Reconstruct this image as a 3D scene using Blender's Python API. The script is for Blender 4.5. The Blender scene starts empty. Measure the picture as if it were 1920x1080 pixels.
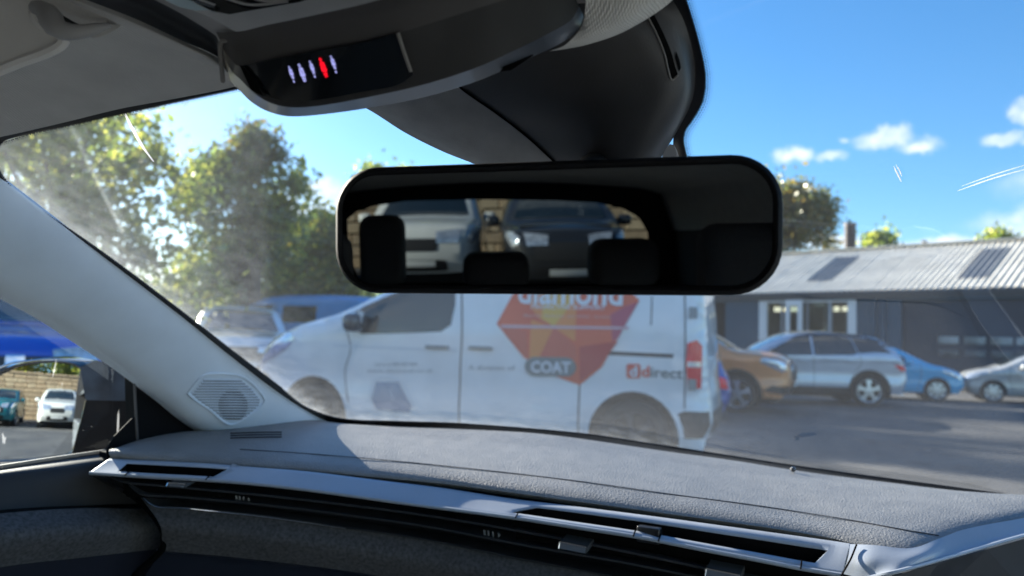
import bpy, bmesh, math, random
import numpy as np
from mathutils import Vector, Matrix
random.seed(7); np.random.seed(7)
SC = bpy.context.scene
COL = SC.collection

# ------------------------------------------------------------------ camera
F = 1450.0
YAW, PITCH, ROLL = math.radians(30), math.atan(98/1450), math.radians(1.7)
CAM = np.array([.20, 0, 1.15])
fv = np.array([-math.sin(YAW)*math.cos(PITCH), math.cos(YAW)*math.cos(PITCH), math.sin(PITCH)])
_r = np.array([math.cos(YAW), math.sin(YAW), 0]); _u = np.cross(_r, fv)
rv = _r*math.cos(ROLL)+_u*math.sin(ROLL); uv = -_r*math.sin(ROLL)+_u*math.cos(ROLL)
cam = bpy.data.cameras.new('camera'); camo = bpy.data.objects.new('camera', cam); COL.objects.link(camo)
M = Matrix(((rv[0], uv[0], -fv[0], CAM[0]), (rv[1], uv[1], -fv[1], CAM[1]), (rv[2], uv[2], -fv[2], CAM[2]), (0, 0, 0, 1)))
camo.matrix_world = M
cam.sensor_width = 36; cam.lens = 36*F/1920; cam.clip_start = .01; cam.clip_end = 3000
cam.dof.use_dof = True; cam.dof.focus_distance = .60; cam.dof.aperture_fstop = 7.3
SC.camera = camo
# ------------------------------------------------------------------ light
SUN_AZ, SUN_EL = math.radians(75), math.radians(20.5)   # azimuth measured to the left of +Y
sdir = Vector((-math.sin(SUN_AZ)*math.cos(SUN_EL), math.cos(SUN_AZ)*math.cos(SUN_EL), math.sin(SUN_EL)))
sl = bpy.data.lights.new('sun', 'SUN'); sl.energy = 5.0; sl.angle = math.radians(.53); sl.color = (1, .92, .80)
so = bpy.data.objects.new('sun', sl); COL.objects.link(so)
so.rotation_euler = sdir.to_track_quat('Z', 'Y').to_euler()
w = bpy.data.worlds.new('World'); SC.world = w; w.use_nodes = True
SKY_STR = .072
SC.view_settings.view_transform = 'Standard'; SC.view_settings.look = 'None'; SC.view_settings.gamma = 1
SC.view_settings.use_curve_mapping = False
SC.view_settings.exposure = 1.9
SC.cycles.max_bounces = 14; SC.cycles.transparent_max_bounces = 24; SC.cycles.glossy_bounces = 6
SC.cycles.diffuse_bounces = 7; SC.cycles.transmission_bounces = 6
SC.cycles.use_denoising = True
SC.cycles.sample_clamp_indirect = 6; SC.cycles.caustics_reflective = False; SC.cycles.caustics_refractive = False

# ------------------------------------------------------------------ geometry of view
def ray(px, py): return fv+(px-960)/F*rv-(py-540)/F*uv
def P(px, py, d): return CAM+d*ray(px, py)
def PA(px, py, ax, val):
    v = ray(px, py); return CAM+(val-CAM[ax])/v[ax]*v
def PX(px, py, X): return PA(px, py, 0, X)
def PY(px, py, Y): return PA(px, py, 1, Y)
def PZ(px, py, Z): return PA(px, py, 2, Z)
def wsY(X, Z, off=0): return 1.18-off-1.9*(Z-.96)-.5*X*X      # the windscreen surface
def PW(px, py, off=0):
    v = ray(px, py); lo, hi = .1, 3
    for _ in range(50):
        m = (lo+hi)/2; q = CAM+m*v
        if q[1] > wsY(q[0], q[2], off): hi = m
        else: lo = m
    return CAM+lo*v

# sky
def build_world():
    nt = w.node_tree; N = nt.nodes; L = nt.links; N.clear()
    out = N.new('ShaderNodeOutputWorld'); bg = N.new('ShaderNodeBackground'); bg.inputs[1].default_value = SKY_STR
    sky = N.new('ShaderNodeTexSky'); sky.sky_type = 'NISHITA'; sky.sun_disc = False
    sky.sun_elevation = SUN_EL; sky.sun_rotation = -SUN_AZ; sky.air_density = 1.0; sky.dust_density = .35; sky.ozone_density = 4
    hs = N.new('ShaderNodeHueSaturation'); hs.inputs['Saturation'].default_value = 1.22; L.new(sky.outputs[0], hs.inputs['Color'])
    tc = N.new('ShaderNodeTexCoord')
    acc = None
    clouds = [(1655,262,.027,.013,1),(1722,272,.023,.010,.9),(1488,293,.022,.009,.9),(1556,297,.022,.007,.6),(1592,264,.008,.005,.6),
              (1925,215,.017,.018,1),(1870,262,.022,.007,.7),(1930,262,.016,.006,.6),(600,352,.03,.012,1),(560,385,.05,.02,.9),(640,380,.05,.018,.8),
              (1850,455,.09,.009,1.1),(1935,436,.045,.014,1.0),(1700,466,.10,.008,.9),(2040,412,.10,.022,1.0),(1570,455,.05,.013,.8),(2100,330,.1,.03,.9),
              (300,540,.2,.03,.9),(-300,420,.25,.06,.9),(760,600,.3,.03,.8),(3000,300,.3,.06,.8),(-1500,200,.4,.1,.8)]
    # unseen clouds added round the rest of the sky to lift the ambient light
    extra = [(Vector((math.sin(a)*math.cos(e), -math.cos(a)*math.cos(e), math.sin(e))), .16+.12*random.random(), .05+.04*random.random()) for a, e in [(-1.3,.25),(-.9,.5),(-.5,.2),(-.2,.42),(.15,.18),(.4,.5),(.8,.28),(1.15,.45),(1.5,.2),(0,.9),(.9,.85),(-.8,.95)]]
    nz = N.new('ShaderNodeTexNoise'); nz.inputs['Scale'].default_value = 22; nz.inputs['Detail'].default_value = 7; nz.inputs['Roughness'].default_value = .62
    L.new(tc.outputs['Generated'], nz.inputs[0])
    # warped direction
    wn = N.new('ShaderNodeVectorMath'); wn.operation = 'SUBTRACT'; L.new(nz.outputs['Color'], wn.inputs[0]); wn.inputs[1].default_value = (.5, .5, .5)
    wsn = N.new('ShaderNodeVectorMath'); wsn.operation = 'SCALE'; L.new(wn.outputs[0], wsn.inputs[0]); wsn.inputs['Scale'].default_value = .045
    wd = N.new('ShaderNodeVectorMath'); wd.operation = 'ADD'; L.new(tc.outputs['Generated'], wd.inputs[0]); L.new(wsn.outputs[0], wd.inputs[1])
    for px, py, a, b, k in clouds+[(c_, None, a_, b_, .9) for c_, a_, b_ in extra]:
        c = px if py is None else Vector(ray(px, py)).normalized()
        if px == -1500: c = Vector((-.6, -1, .5)).normalized()
        s = N.new('ShaderNodeVectorMath'); s.operation = 'SUBTRACT'; L.new(wd.outputs[0], s.inputs[0]); s.inputs[1].default_value = c
        m = N.new('ShaderNodeVectorMath'); m.operation = 'MULTIPLY'; L.new(s.outputs[0], m.inputs[0]); m.inputs[1].default_value = (1/a, 1/a, 1/b)
        ln = N.new('ShaderNodeVectorMath'); ln.operation = 'LENGTH'; L.new(m.outputs[0], ln.inputs[0])
        mr = N.new('ShaderNodeMapRange'); mr.interpolation_type = 'SMOOTHSTEP'; L.new(ln.outputs['Value'], mr.inputs[0])
        mr.inputs[1].default_value = .3; mr.inputs[2].default_value = 1.28; mr.inputs[3].default_value = k; mr.inputs[4].default_value = 0
        if acc is None: acc = mr.outputs[0]
        else:
            mx = N.new('ShaderNodeMath'); mx.operation = 'MAXIMUM'; L.new(acc, mx.inputs[0]); L.new(mr.outputs[0], mx.inputs[1]); acc = mx.outputs[0]
    n2 = N.new('ShaderNodeTexNoise'); n2.inputs['Scale'].default_value = 45; n2.inputs['Detail'].default_value = 8; L.new(tc.outputs['Generated'], n2.inputs[0])
    r2 = N.new('ShaderNodeMapRange'); L.new(n2.outputs[0], r2.inputs[0]); r2.inputs[1].default_value = .3; r2.inputs[2].default_value = .62; r2.inputs[3].default_value = .35; r2.inputs[4].default_value = 1
    mu = N.new('ShaderNodeMath'); mu.operation = 'MULTIPLY'; mu.use_clamp = True; L.new(acc, mu.inputs[0]); L.new(r2.outputs[0], mu.inputs[1])
    mix = N.new('ShaderNodeMixRGB'); L.new(mu.outputs[0], mix.inputs[0]); L.new(hs.outputs[0], mix.inputs[1]); mix.inputs[2].default_value = (5.2, 5.4, 5.8, 1)
    L.new(mix.outputs[0], bg.inputs[0]); L.new(bg.outputs[0], out.inputs[0])
build_world()

# ------------------------------------------------------------------ materials
_mats = {}
def mat(name, col=(.5,.5,.5), rough=.5, metal=0, spec=.5, noise=0, nscale=20, bump=0, bscale=200, coat=0, emis=0, col2=None, bdist=.001, weave=False, fleck=0):
    if name in _mats: return _mats[name]
    m = bpy.data.materials.new(name); m.use_nodes = True; N = m.node_tree.nodes; L = m.node_tree.links
    b = N['Principled BSDF']; b.inputs['Base Color'].default_value = (*col, 1); b.inputs['Roughness'].default_value = rough
    b.inputs['Metallic'].default_value = metal; b.inputs['Specular IOR Level'].default_value = spec
    b.inputs['Coat Weight'].default_value = coat; b.inputs['Coat Roughness'].default_value = .04
    if emis: b.inputs['Emission Color'].default_value = (*col, 1); b.inputs['Emission Strength'].default_value = emis
    tc = N.new('ShaderNodeTexCoord')
    if noise or col2:
        n = N.new('ShaderNodeTexNoise'); n.inputs['Scale'].default_value = nscale; n.inputs['Detail'].default_value = 6; L.new(tc.outputs['Object'], n.inputs[0])
        cr = N.new('ShaderNodeMixRGB'); mr = N.new('ShaderNodeMapRange'); L.new(n.outputs[0], mr.inputs[0]); mr.inputs[1].default_value = .3; mr.inputs[2].default_value = .7
        L.new(mr.outputs[0], cr.inputs[0])
        c2 = col2 or tuple(min(1, c*(1+noise)) for c in col); c1 = col if col2 else tuple(c*(1-noise) for c in col)
        cr.inputs[1].default_value = (*c1, 1); cr.inputs[2].default_value = (*c2, 1); last = cr.outputs[0]
        if fleck:
            f = N.new('ShaderNodeTexNoise'); f.inputs['Scale'].default_value = 2600; f.inputs['Detail'].default_value = 1; L.new(tc.outputs['Object'], f.inputs[0])
            fr = N.new('ShaderNodeMapRange'); L.new(f.outputs[0], fr.inputs[0]); fr.inputs[1].default_value = .62; fr.inputs[2].default_value = .72; fr.inputs[4].default_value = fleck
            fm = N.new('ShaderNodeMixRGB'); L.new(fr.outputs[0], fm.inputs[0]); L.new(last, fm.inputs[1]); fm.inputs[2].default_value = (.7,.68,.62,1); last = fm.outputs[0]
        L.new(last, b.inputs['Base Color'])
        rr = N.new('ShaderNodeMapRange'); L.new(n.outputs[0], rr.inputs[0]); rr.inputs[3].default_value = rough*.85; rr.inputs[4].default_value = min(1, rough*1.15)
        L.new(rr.outputs[0], b.inputs['Roughness'])
    if bump:
        if weave:
            h = None
            for ax in (0, 1):
                wv = N.new('ShaderNodeTexWave'); wv.bands_direction = 'XY'[ax]; wv.inputs['Scale'].default_value = bscale; wv.inputs['Distortion'].default_value = 0
                L.new(tc.outputs['Object'], wv.inputs[0])
                if h is None: h = wv.outputs['Fac']
                else:
                    mm = N.new('ShaderNodeMath'); mm.operation = 'ADD'; L.new(h, mm.inputs[0]); L.new(wv.outputs['Fac'], mm.inputs[1]); h = mm.outputs[0]
        else:
            v = N.new('ShaderNodeTexNoise'); v.inputs['Scale'].default_value = bscale; v.inputs['Detail'].default_value = 3; L.new(tc.outputs['Object'], v.inputs[0]); h = v.outputs[0]
        bp = N.new('ShaderNodeBump'); bp.inputs['Strength'].default_value = bump; bp.inputs['Distance'].default_value = bdist
        L.new(h, bp.inputs['Height']); L.new(bp.outputs[0], b.inputs['Normal'])
    _mats[name] = m; return m

def glass_mat(name, tint=(.93,.95,.94), dust=0.0, dscale=60, ior=1.5, streaks=0, edge=False, refl=1.0):
    m = bpy.data.materials.new(name); m.use_nodes = True; N = m.node_tree.nodes; L = m.node_tree.links; N.clear()
    out = N.new('ShaderNodeOutputMaterial'); tr = N.new('ShaderNodeBsdfTransparent'); tr.inputs[0].default_value = (*tint, 1)
    gl = N.new('ShaderNodeBsdfGlossy'); gl.inputs['Roughness'].default_value = 0.0
    fr = N.new('ShaderNodeFresnel'); fr.inputs[0].default_value = ior
    fm = N.new('ShaderNodeMath'); fm.operation = 'MULTIPLY'; fm.use_clamp = True; L.new(fr.outputs[0], fm.inputs[0]); fm.inputs[1].default_value = refl
    mx = N.new('ShaderNodeMixShader'); L.new(fm.outputs[0], mx.inputs[0]); L.new(tr.outputs[0], mx.inputs[1]); L.new(gl.outputs[0], mx.inputs[2])
    last = mx.outputs[0]
    if dust or streaks:
        tc = N.new('ShaderNodeTexCoord')
        df = N.new('ShaderNodeBsdfDiffuse'); df.inputs[0].default_value = (.72,.77,.80,1)
        tl = N.new('ShaderNodeBsdfTranslucent'); tl.inputs[0].default_value = (.74,.79,.82,1)
        dm = N.new('ShaderNodeMixShader'); dm.inputs[0].default_value = .7; L.new(df.outputs[0], dm.inputs[1]); L.new(tl.outputs[0], dm.inputs[2])
        n1 = N.new('ShaderNodeTexNoise'); n1.inputs['Scale'].default_value = 3.0; n1.inputs['Detail'].default_value = 4; L.new(tc.outputs['Object'], n1.inputs[0])
        r1 = N.new('ShaderNodeMapRange'); L.new(n1.outputs[0], r1.inputs[0]); r1.inputs[1].default_value = .3; r1.inputs[2].default_value = .75; r1.inputs[3].default_value = dust*.5; r1.inputs[4].default_value = dust*1.5
        n2 = N.new('ShaderNodeTexVoronoi'); n2.inputs['Scale'].default_value = dscale*3; L.new(tc.outputs['Object'], n2.inputs[0])
        r2 = N.new('ShaderNodeMapRange'); L.new(n2.outputs['Distance'], r2.inputs[0]); r2.inputs[1].default_value = .03; r2.inputs[2].default_value = .09; r2.inputs[3].default_value = dust*5+streaks*1.5; r2.inputs[4].default_value = 0
        n3 = N.new('ShaderNodeTexNoise'); n3.inputs['Scale'].default_value = dscale; n3.inputs['Detail'].default_value = 2; L.new(tc.outputs['Object'], n3.inputs[0])
        r3 = N.new('ShaderNodeMapRange'); L.new(n3.outputs[0], r3.inputs[0]); r3.inputs[1].default_value = .52; r3.inputs[2].default_value = .66; r3.inputs[3].default_value = .0; r3.inputs[4].default_value = 1
        mm = N.new('ShaderNodeMath'); mm.operation = 'MULTIPLY'; L.new(r2.outputs[0], mm.inputs[0]); L.new(r3.outputs[0], mm.inputs[1])
        a = N.new('ShaderNodeMath'); a.operation = 'ADD'; L.new(r1.outputs[0], a.inputs[0]); L.new(mm.outputs[0], a.inputs[1]); fac = a.outputs[0]
        if edge:
            at = N.new('ShaderNodeAttribute'); at.attribute_name = 'grime'
            n4 = N.new('ShaderNodeTexNoise'); n4.inputs['Scale'].default_value = 60; n4.inputs['Detail'].default_value = 6; L.new(tc.outputs['Object'], n4.inputs[0])
            m4 = N.new('ShaderNodeMath'); m4.operation = 'MULTIPLY'; L.new(n4.outputs[0], m4.inputs[0]); L.new(at.outputs['Fac'], m4.inputs[1])
            a2 = N.new('ShaderNodeMath'); a2.operation = 'ADD'; L.new(fac, a2.inputs[0]); L.new(m4.outputs[0], a2.inputs[1]); fac = a2.outputs[0]
        if streaks:
            mp = N.new('ShaderNodeMapping'); mp.inputs['Scale'].default_value = (60, 60, 9); L.new(tc.outputs['Object'], mp.inputs[0])
            n5 = N.new('ShaderNodeTexNoise'); n5.inputs['Scale'].default_value = 1.6; n5.inputs['Detail'].default_value = 4; n5.inputs['Distortion'].default_value = 1.2; L.new(mp.outputs[0], n5.inputs[0])
            r5 = N.new('ShaderNodeMapRange'); L.new(n5.outputs[0], r5.inputs[0]); r5.inputs[1].default_value = .67; r5.inputs[2].default_value = .72; r5.inputs[4].default_value = streaks
            a3 = N.new('ShaderNodeMath'); a3.operation = 'ADD'; a3.use_clamp = True; L.new(fac, a3.inputs[0]); L.new(r5.outputs[0], a3.inputs[1]); fac = a3.outputs[0]
        ms = N.new('ShaderNodeMixShader'); L.new(fac, ms.inputs[0]); L.new(last, ms.inputs[1]); L.new(dm.outputs[0], ms.inputs[2]); last = ms.outputs[0]
    L.new(last, out.inputs[0]); return m

# ------------------------------------------------------------------ object helpers
def link(name, me, parent=None):
    o = bpy.data.objects.new(name, me); COL.objects.link(o)
    if parent: o.parent = parent
    return o
def tag(o, label=None, cat=None, group=None, kind=None):
    if label: o['label'] = label
    if cat: o['category'] = cat
    if group: o['group'] = group
    if kind: o['kind'] = kind
    return o
def thing(name, label, cat, loc=(0,0,0), rz=0, group=None):
    o = link(name, None); o.location = loc; o.rotation_euler = (0, 0, rz); return tag(o, label, cat, group)
def mesh(name, vs, fs, m=None, parent=None, smooth=True, sharp=40, local=False):
    """vs in world coords unless local; re-expressed under the parent"""
    me = bpy.data.meshes.new(name); me.from_pydata([tuple(map(float, v)) for v in vs], [], fs); me.update()
    o = link(name, me, parent)
    if m: me.materials.append(m)
    if smooth:
        me.shade_smooth(); me.set_sharp_from_angle(angle=math.radians(sharp))
    return o
def catmull(pts, n):
    pts = np.array(pts, float); k = len(pts)
    if k == 1: return np.repeat(pts, n, 0)
    ext = np.vstack([2*pts[0]-pts[1], pts, 2*pts[-1]-pts[-2]])
    seg = np.linalg.norm(np.diff(pts, axis=0), axis=1); cum = np.r_[0, np.cumsum(seg)]; cum /= cum[-1]
    out = []
    for t in np.linspace(0, 1, n):
        i = min(np.searchsorted(cum, t, 'right')-1, k-2); i = max(i, 0)
        u = (t-cum[i])/(cum[i+1]-cum[i]+1e-12)
        p0, p1, p2, p3 = ext[i], ext[i+1], ext[i+2], ext[i+3]
        d1 = np.linalg.norm(p1-p0)+1e-9; d2 = np.linalg.norm(p2-p1)+1e-9; d3 = np.linalg.norm(p3-p2)+1e-9
        m1 = (p2-p0)/(d1+d2)*d2; m2 = (p3-p1)/(d2+d3)*d2
        out.append((2*u**3-3*u**2+1)*p1+(u**3-2*u**2+u)*m1+(-2*u**3+3*u**2)*p2+(u**3-u**2)*m2)
    return np.array(out)
def bm_obj(name, bm, m=None, parent=None, smooth=True, sharp=40):
    me = bpy.data.meshes.new(name); bm.to_mesh(me); bm.free()
    if m: me.materials.append(m)
    if smooth: me.shade_smooth(); me.set_sharp_from_angle(angle=math.radians(sharp))
    return link(name, me, parent)
def loft(name, rows, m, parent=None, nu=60, nv=None, thick=0, vs_only=False, lin=False, sharp=60):
    R = [catmull(r, nu) for r in rows]
    nv = nv or (len(R)-1)*5+1
    A = np.array(R)
    if lin or len(R) == 2:
        G = np.array([[A[min(int(t), len(R)-2)][j]*(1-(t-min(int(t), len(R)-2)))+A[min(int(t), len(R)-2)+1][j]*(t-min(int(t), len(R)-2)) for j in range(nu)] for t in np.linspace(0, len(R)-1, nv)])
    else:
        G = np.stack([catmull(A[:, j], nv) for j in range(nu)], 1)
    if vs_only: return G
    vs = G.reshape(-1, 3); fs = [(i*nu+j, i*nu+j+1, (i+1)*nu+j+1, (i+1)*nu+j) for i in range(nv-1) for j in range(nu-1)]
    if thick:                                   # solid: a copy pushed away from the camera side, walls round the rim
        N = np.zeros_like(G); du = np.gradient(G, axis=1); dv = np.gradient(G, axis=0); N = np.cross(du, dv); N /= np.linalg.norm(N, axis=2, keepdims=True)+1e-12
        c = G.reshape(-1, 3).mean(0); sgn = np.sign(np.sum((N*(G-CAM))))
        B = (G+N*sgn*thick).reshape(-1, 3); n0 = len(vs); vs = np.vstack([vs, B])
        fs += [(a+n0, d+n0, c_+n0, b+n0) for a, b, c_, d in list(fs)]
        rim = [j for j in range(nu)]+[i*nu+nu-1 for i in range(1, nv)]+[(nv-1)*nu+j for j in range(nu-2, -1, -1)]+[i*nu for i in range(nv-2, 0, -1)]
        fs += [(rim[k], rim[(k+1) % len(rim)], rim[(k+1) % len(rim)]+n0, rim[k]+n0) for k in range(len(rim))]
    return mesh(name, vs, fs, m, parent, sharp=sharp)
def tube(name, pts, r, m, parent=None, n=60, seg=8, rs=None, flat=1.0):
    c = catmull(pts, n); T = np.gradient(c, axis=0); T /= np.linalg.norm(T, axis=1, keepdims=True)
    up = np.array([0, 0, 1.]); vs = []
    for i in range(n):
        a = np.cross(T[i], up); a /= np.linalg.norm(a)+1e-9; b = np.cross(a, T[i]); rr = r if rs is None else np.interp(i/(n-1), np.linspace(0, 1, len(rs)), rs)
        for k in range(seg):
            t = 2*math.pi*k/seg; vs.append(c[i]+rr*(math.cos(t)*a+flat*math.sin(t)*b))
    fs = [(i*seg+k, i*seg+(k+1) % seg, (i+1)*seg+(k+1) % seg, (i+1)*seg+k) for i in range(n-1) for k in range(seg)]
    fs += [tuple(range(seg))[::-1], tuple((n-1)*seg+k for k in range(seg))]
    return mesh(name, vs, fs, m, parent)
def slab(name, pts, depth_vec, m, parent=None, smooth=False):
    """polygon pts (world) extruded by a vector"""
    pts = [np.array(p, float) for p in pts]; n = len(pts); dv = np.array(depth_vec, float)
    vs = pts+[p+dv for p in pts]
    fs = [tuple(range(n)), tuple(range(2*n-1, n-1, -1))]+[(i, (i+1) % n, n+(i+1) % n, n+i) for i in range(n)]
    o = mesh(name, vs, fs, m, parent, smooth=smooth, sharp=30)
    bm = bmesh.new(); bm.from_mesh(o.data); bmesh.ops.recalc_face_normals(bm, faces=bm.faces); bmesh.ops.triangulate(bm, faces=[f for f in bm.faces if len(f.verts) > 4]); bm.to_mesh(o.data); bm.free()
    return o
def box(name, a, b, m, parent=None, bevel=0, loc=None, rz=0):
    bm = bmesh.new(); a = np.array(a, float); b = np.array(b, float)
    bmesh.ops.create_cube(bm, size=1); bmesh.ops.scale(bm, vec=Vector(b-a), verts=bm.verts); bmesh.ops.translate(bm, vec=Vector((a+b)/2), verts=bm.verts)
    if bevel: bmesh.ops.bevel(bm, geom=bm.edges[:], offset=bevel, segments=3, profile=.6, affect='EDGES')
    return bm_obj(name, bm, m, parent, smooth=bool(bevel))
def gridpoly(poly, step, vert_step=None):
    """triangulated polygon in 2D cut on a grid -> list of verts, faces"""
    bm = bmesh.new(); vs = [bm.verts.new((x, y, 0)) for x, y in poly]; bm.faces.new(vs)
    bmesh.ops.triangulate(bm, faces=bm.faces[:])
    xs = [p[0] for p in poly]; ys = [p[1] for p in poly]
    for ax, lo, hi, st in ((0, min(xs), max(xs), step), (1, min(ys), max(ys), vert_step or step)):
        k = math.floor(lo/st)+1
        while k*st < hi-1e-6:
            co = [0, 0, 0]; co[ax] = k*st; no = [0, 0, 0]; no[ax] = 1
            bmesh.ops.bisect_plane(bm, geom=bm.verts[:]+bm.edges[:]+bm.faces[:], plane_co=co, plane_no=no, dist=1e-6); k += 1
    return bm
# ------------------------------------------------------------------ shared materials
def paint(name, col, metal=.3, rough=.32): return mat(name, col, rough, metal, .5, noise=.06, nscale=3, coat=.9)
BLACKPL = mat('black_plastic', (.018,.018,.019), .55, noise=.2, nscale=30)
TYRE = mat('tyre_rubber', (.02,.02,.021), .8, noise=.3, nscale=15)
ALLOY = mat('alloy', (.55,.56,.58), .3, .8, noise=.1)
DGLASS = mat('car_window_glass', (.016,.024,.028), .03, 0, .6, coat=.5)
DARK = mat('dark_void', (.006,.006,.007), .9)
CHROME = mat('chrome', (.75,.76,.78), .12, 1)
LAMPG = mat('headlamp_lens', (.6,.64,.68), .06, .55, 1, noise=.35, nscale=18, coat=1)
REDL = mat('tail_lamp_red', (.9,.008,.03), .2, 0, .5, coat=.3, noise=.12, nscale=14)
WHITEL = mat('lamp_clear', (.75,.72,.7), .12, .2, .6, coat=1)
GRIME = mat('seam_dark', (.05,.055,.06), .7)

class Body:
    def __init__(s, top, wheels, ra, rw, zc, sill, W, belt, tumble=.3, R=.13, crown=.035, ftaper=(.9,.16), rtaper=(.6,.07), L=None, shoulder=None):
        s.top = catmull(top, 170); s.L = L or s.top[:, 0].max(); s.W = W; s.belt = belt; s.tumble = tumble; s.R = R; s.crown = crown
        s.ft = ftaper; s.rt = rtaper; s.wheels = wheels; s.ra = ra; s.rw = rw; s.zc = zc; s.sill = sill; s.sh = shoulder
        d = np.diff(s.top, axis=0); s.cum = np.r_[0, np.cumsum(np.hypot(d[:, 0], d[:, 1]))]
        g = np.gradient(s.top, axis=0); g /= np.linalg.norm(g, axis=1, keepdims=True); s.nrm = np.stack([-g[:, 1], g[:, 0]], 1)
    def dist(s, q):
        q = np.atleast_2d(q); a = s.top[:-1]; b = s.top[1:]; ab = b-a; l2 = (ab**2).sum(1)
        out = np.zeros(len(q)); arc = np.zeros(len(q))
        for i, p in enumerate(q):
            t = np.clip(((p-a)*ab).sum(1)/l2, 0, 1); dd = np.linalg.norm(a+ab*t[:, None]-p, axis=1); k = dd.argmin(); out[i] = dd[k]; arc[i] = s.cum[k]+t[k]*math.sqrt(l2[k])
        return out, arc
    def w(s, x, z, d):
        x = np.asarray(x, float); z = np.asarray(z, float); d = np.asarray(d, float)
        w = np.full(x.shape, s.W, float)
        t = np.clip((s.ft[0]-x)/s.ft[0], 0, 1); w -= s.ft[1]*t**2.2
        t = np.clip((x-(s.L-s.rt[0]))/s.rt[0], 0, 1); w -= s.rt[1]*t**2
        w -= s.tumble*np.clip(z-s.belt, 0, 9)**1.1
        w -= .07*np.clip((.5-z)/.3, 0, 1)**2
        if s.sh: w += .02*np.exp(-((z-s.sh)/.05)**2)
        w -= .018*np.exp(-((z-(s.sill+s.belt)/2)/.14)**2)
        q = np.clip(1-d/s.R, 0, 1); w -= s.R*(1-np.sqrt(np.clip(1-q*q, 0, 1)))
        return w
    def loc(s, x, y, z): return (x-s.L/2, y, z)
    def body(s, m, parent, step=.07):
        bot = [(s.top[-1, 0]-.02, s.sill)]
        for xw in sorted(s.wheels, reverse=True):
            th = math.asin(np.clip((s.sill-s.zc)/s.ra, -1, 1))
            for k in range(19):
                a = th+(math.pi-2*th)*k/18; bot.append((xw+s.ra*math.cos(a), s.zc+s.ra*math.sin(a)))
        bot.append((s.top[0, 0]+.02, s.sill))
        poly = [tuple(p) for p in s.top]+bot
        bm = gridpoly(poly, step); bm.verts.ensure_lookup_table(); bm.faces.ensure_lookup_table()
        q = np.array([(v.co.x, v.co.y) for v in bm.verts]); d, arc = s.dist(q); y = s.w(q[:, 0], q[:, 1], d)
        fs = [[v.index for v in f.verts] for f in bm.faces]; bm.free()
        n = len(q); vs = [s.loc(q[i, 0], y[i], q[i, 1]) for i in range(n)]+[s.loc(q[i, 0], -y[i], q[i, 1]) for i in range(n)]
        F_ = [tuple(f) for f in fs]+[tuple(i+n for i in reversed(f)) for f in fs]
        edge = [i for i in range(n) if d[i] < 1e-5 and not (q[i, 1] <= s.sill+1e-6)]; edge.sort(key=lambda i: arc[i])
        K = 10; idx = []
        for i in edge:
            row = []; nn = [np.interp(arc[i], s.cum, s.nrm[:, 0]), np.interp(arc[i], s.cum, s.nrm[:, 1])]
            for k in range(K+1):
                t = 1-2*k/K
                if k == 0: row.append(i)
                elif k == K: row.append(i+n)
                else:
                    c = s.crown*(1-t*t); vs.append(s.loc(q[i, 0]+nn[0]*c, y[i]*t, q[i, 1]+nn[1]*c)); row.append(len(vs)-1)
            idx.append(row)
        for a, b in zip(idx, idx[1:]):
            for k in range(K): F_.append((a[k], a[k+1], b[k+1], b[k]))
        o = mesh('body', vs, F_, m, parent, sharp=50)
        bm = bmesh.new(); bm.from_mesh(o.data); bmesh.ops.recalc_face_normals(bm, faces=bm.faces); bm.to_mesh(o.data); bm.free(); o.data.set_sharp_from_angle(angle=math.radians(50))
        return o
    def under(s, parent):
        f, r = sorted(s.wheels); W = s.W-.1; L = s.L
        box('underbody', (.3-L/2, -W+.14, .18), (L-.3-L/2, W-.14, s.belt-.05), DARK, parent)
    def side(s, name, poly, m, parent, sg=1, off=.004, step=.12, smooth_poly=False):
        if smooth_poly: poly = [tuple(p) for p in catmull(list(poly)+[poly[0]], len(poly)*7)][:-1]
        bm = gridpoly(poly, step); q = np.array([(v.co.x, v.co.y) for v in bm.verts]); d, _ = s.dist(q)
        y = s.w(q[:, 0], q[:, 1], d)+off
        for v, (x, z), yy in zip(bm.verts, q, y): v.co = Vector(s.loc(x, yy*sg, z))
        bmesh.ops.recalc_face_normals(bm, faces=bm.faces)
        return bm_obj(name, bm, m, parent, sharp=60)
    def sa(s, x, z): return float(s.dist([(x, z)])[1][0])
    def bpt(s, a, y, off=0):
        x = np.interp(a, s.cum, s.top[:, 0]); z = np.interp(a, s.cum, s.top[:, 1]); nx = np.interp(a, s.cum, s.nrm[:, 0]); nz = np.interp(a, s.cum, s.nrm[:, 1])
        ye = float(s.w(x, z, 0)); t = np.clip(y/ye, -1, 1); c = s.crown*(1-t*t)+off
        return s.loc(x+nx*c, y, z+nz*c)
    def band(s, name, poly, m, parent, off=.006, step=.08):
        """poly: ((x,z), y) points on the centre band"""
        bm = gridpoly([(s.sa(*p), y) for p, y in poly], step)
        for v in bm.verts: v.co = Vector(s.bpt(v.co.x, v.co.y, off))
        bmesh.ops.recalc_face_normals(bm, faces=bm.faces)
        return bm_obj(name, bm, m, parent, sharp=60)
    def yedge(s, x, z): 
        a = s.sa(x, z); return float(s.w(np.interp(a, s.cum, s.top[:, 0]), np.interp(a, s.cum, s.top[:, 1]), 0))
    def screen(s, name, p0, p1, m, parent, inset=.05, off=.006, round_=.12):
        y0 = s.yedge(*p0)-inset; y1 = s.yedge(*p1)-inset; r = round_
        mid = ((p0[0]+p1[0])/2, (p0[1]+p1[1])/2)
        pl = [(p0, -y0+r), (p0, y0-r), ((p0[0]*.93+p1[0]*.07, p0[1]*.93+p1[1]*.07), y0), ((p0[0]*.07+p1[0]*.93, p0[1]*.07+p1[1]*.93), y1), (p1, y1-r), (p1, -y1+r), ((p0[0]*.07+p1[0]*.93, p0[1]*.07+p1[1]*.93), -y1), ((p0[0]*.93+p1[0]*.07, p0[1]*.93+p1[1]*.07), -y0)]
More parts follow.
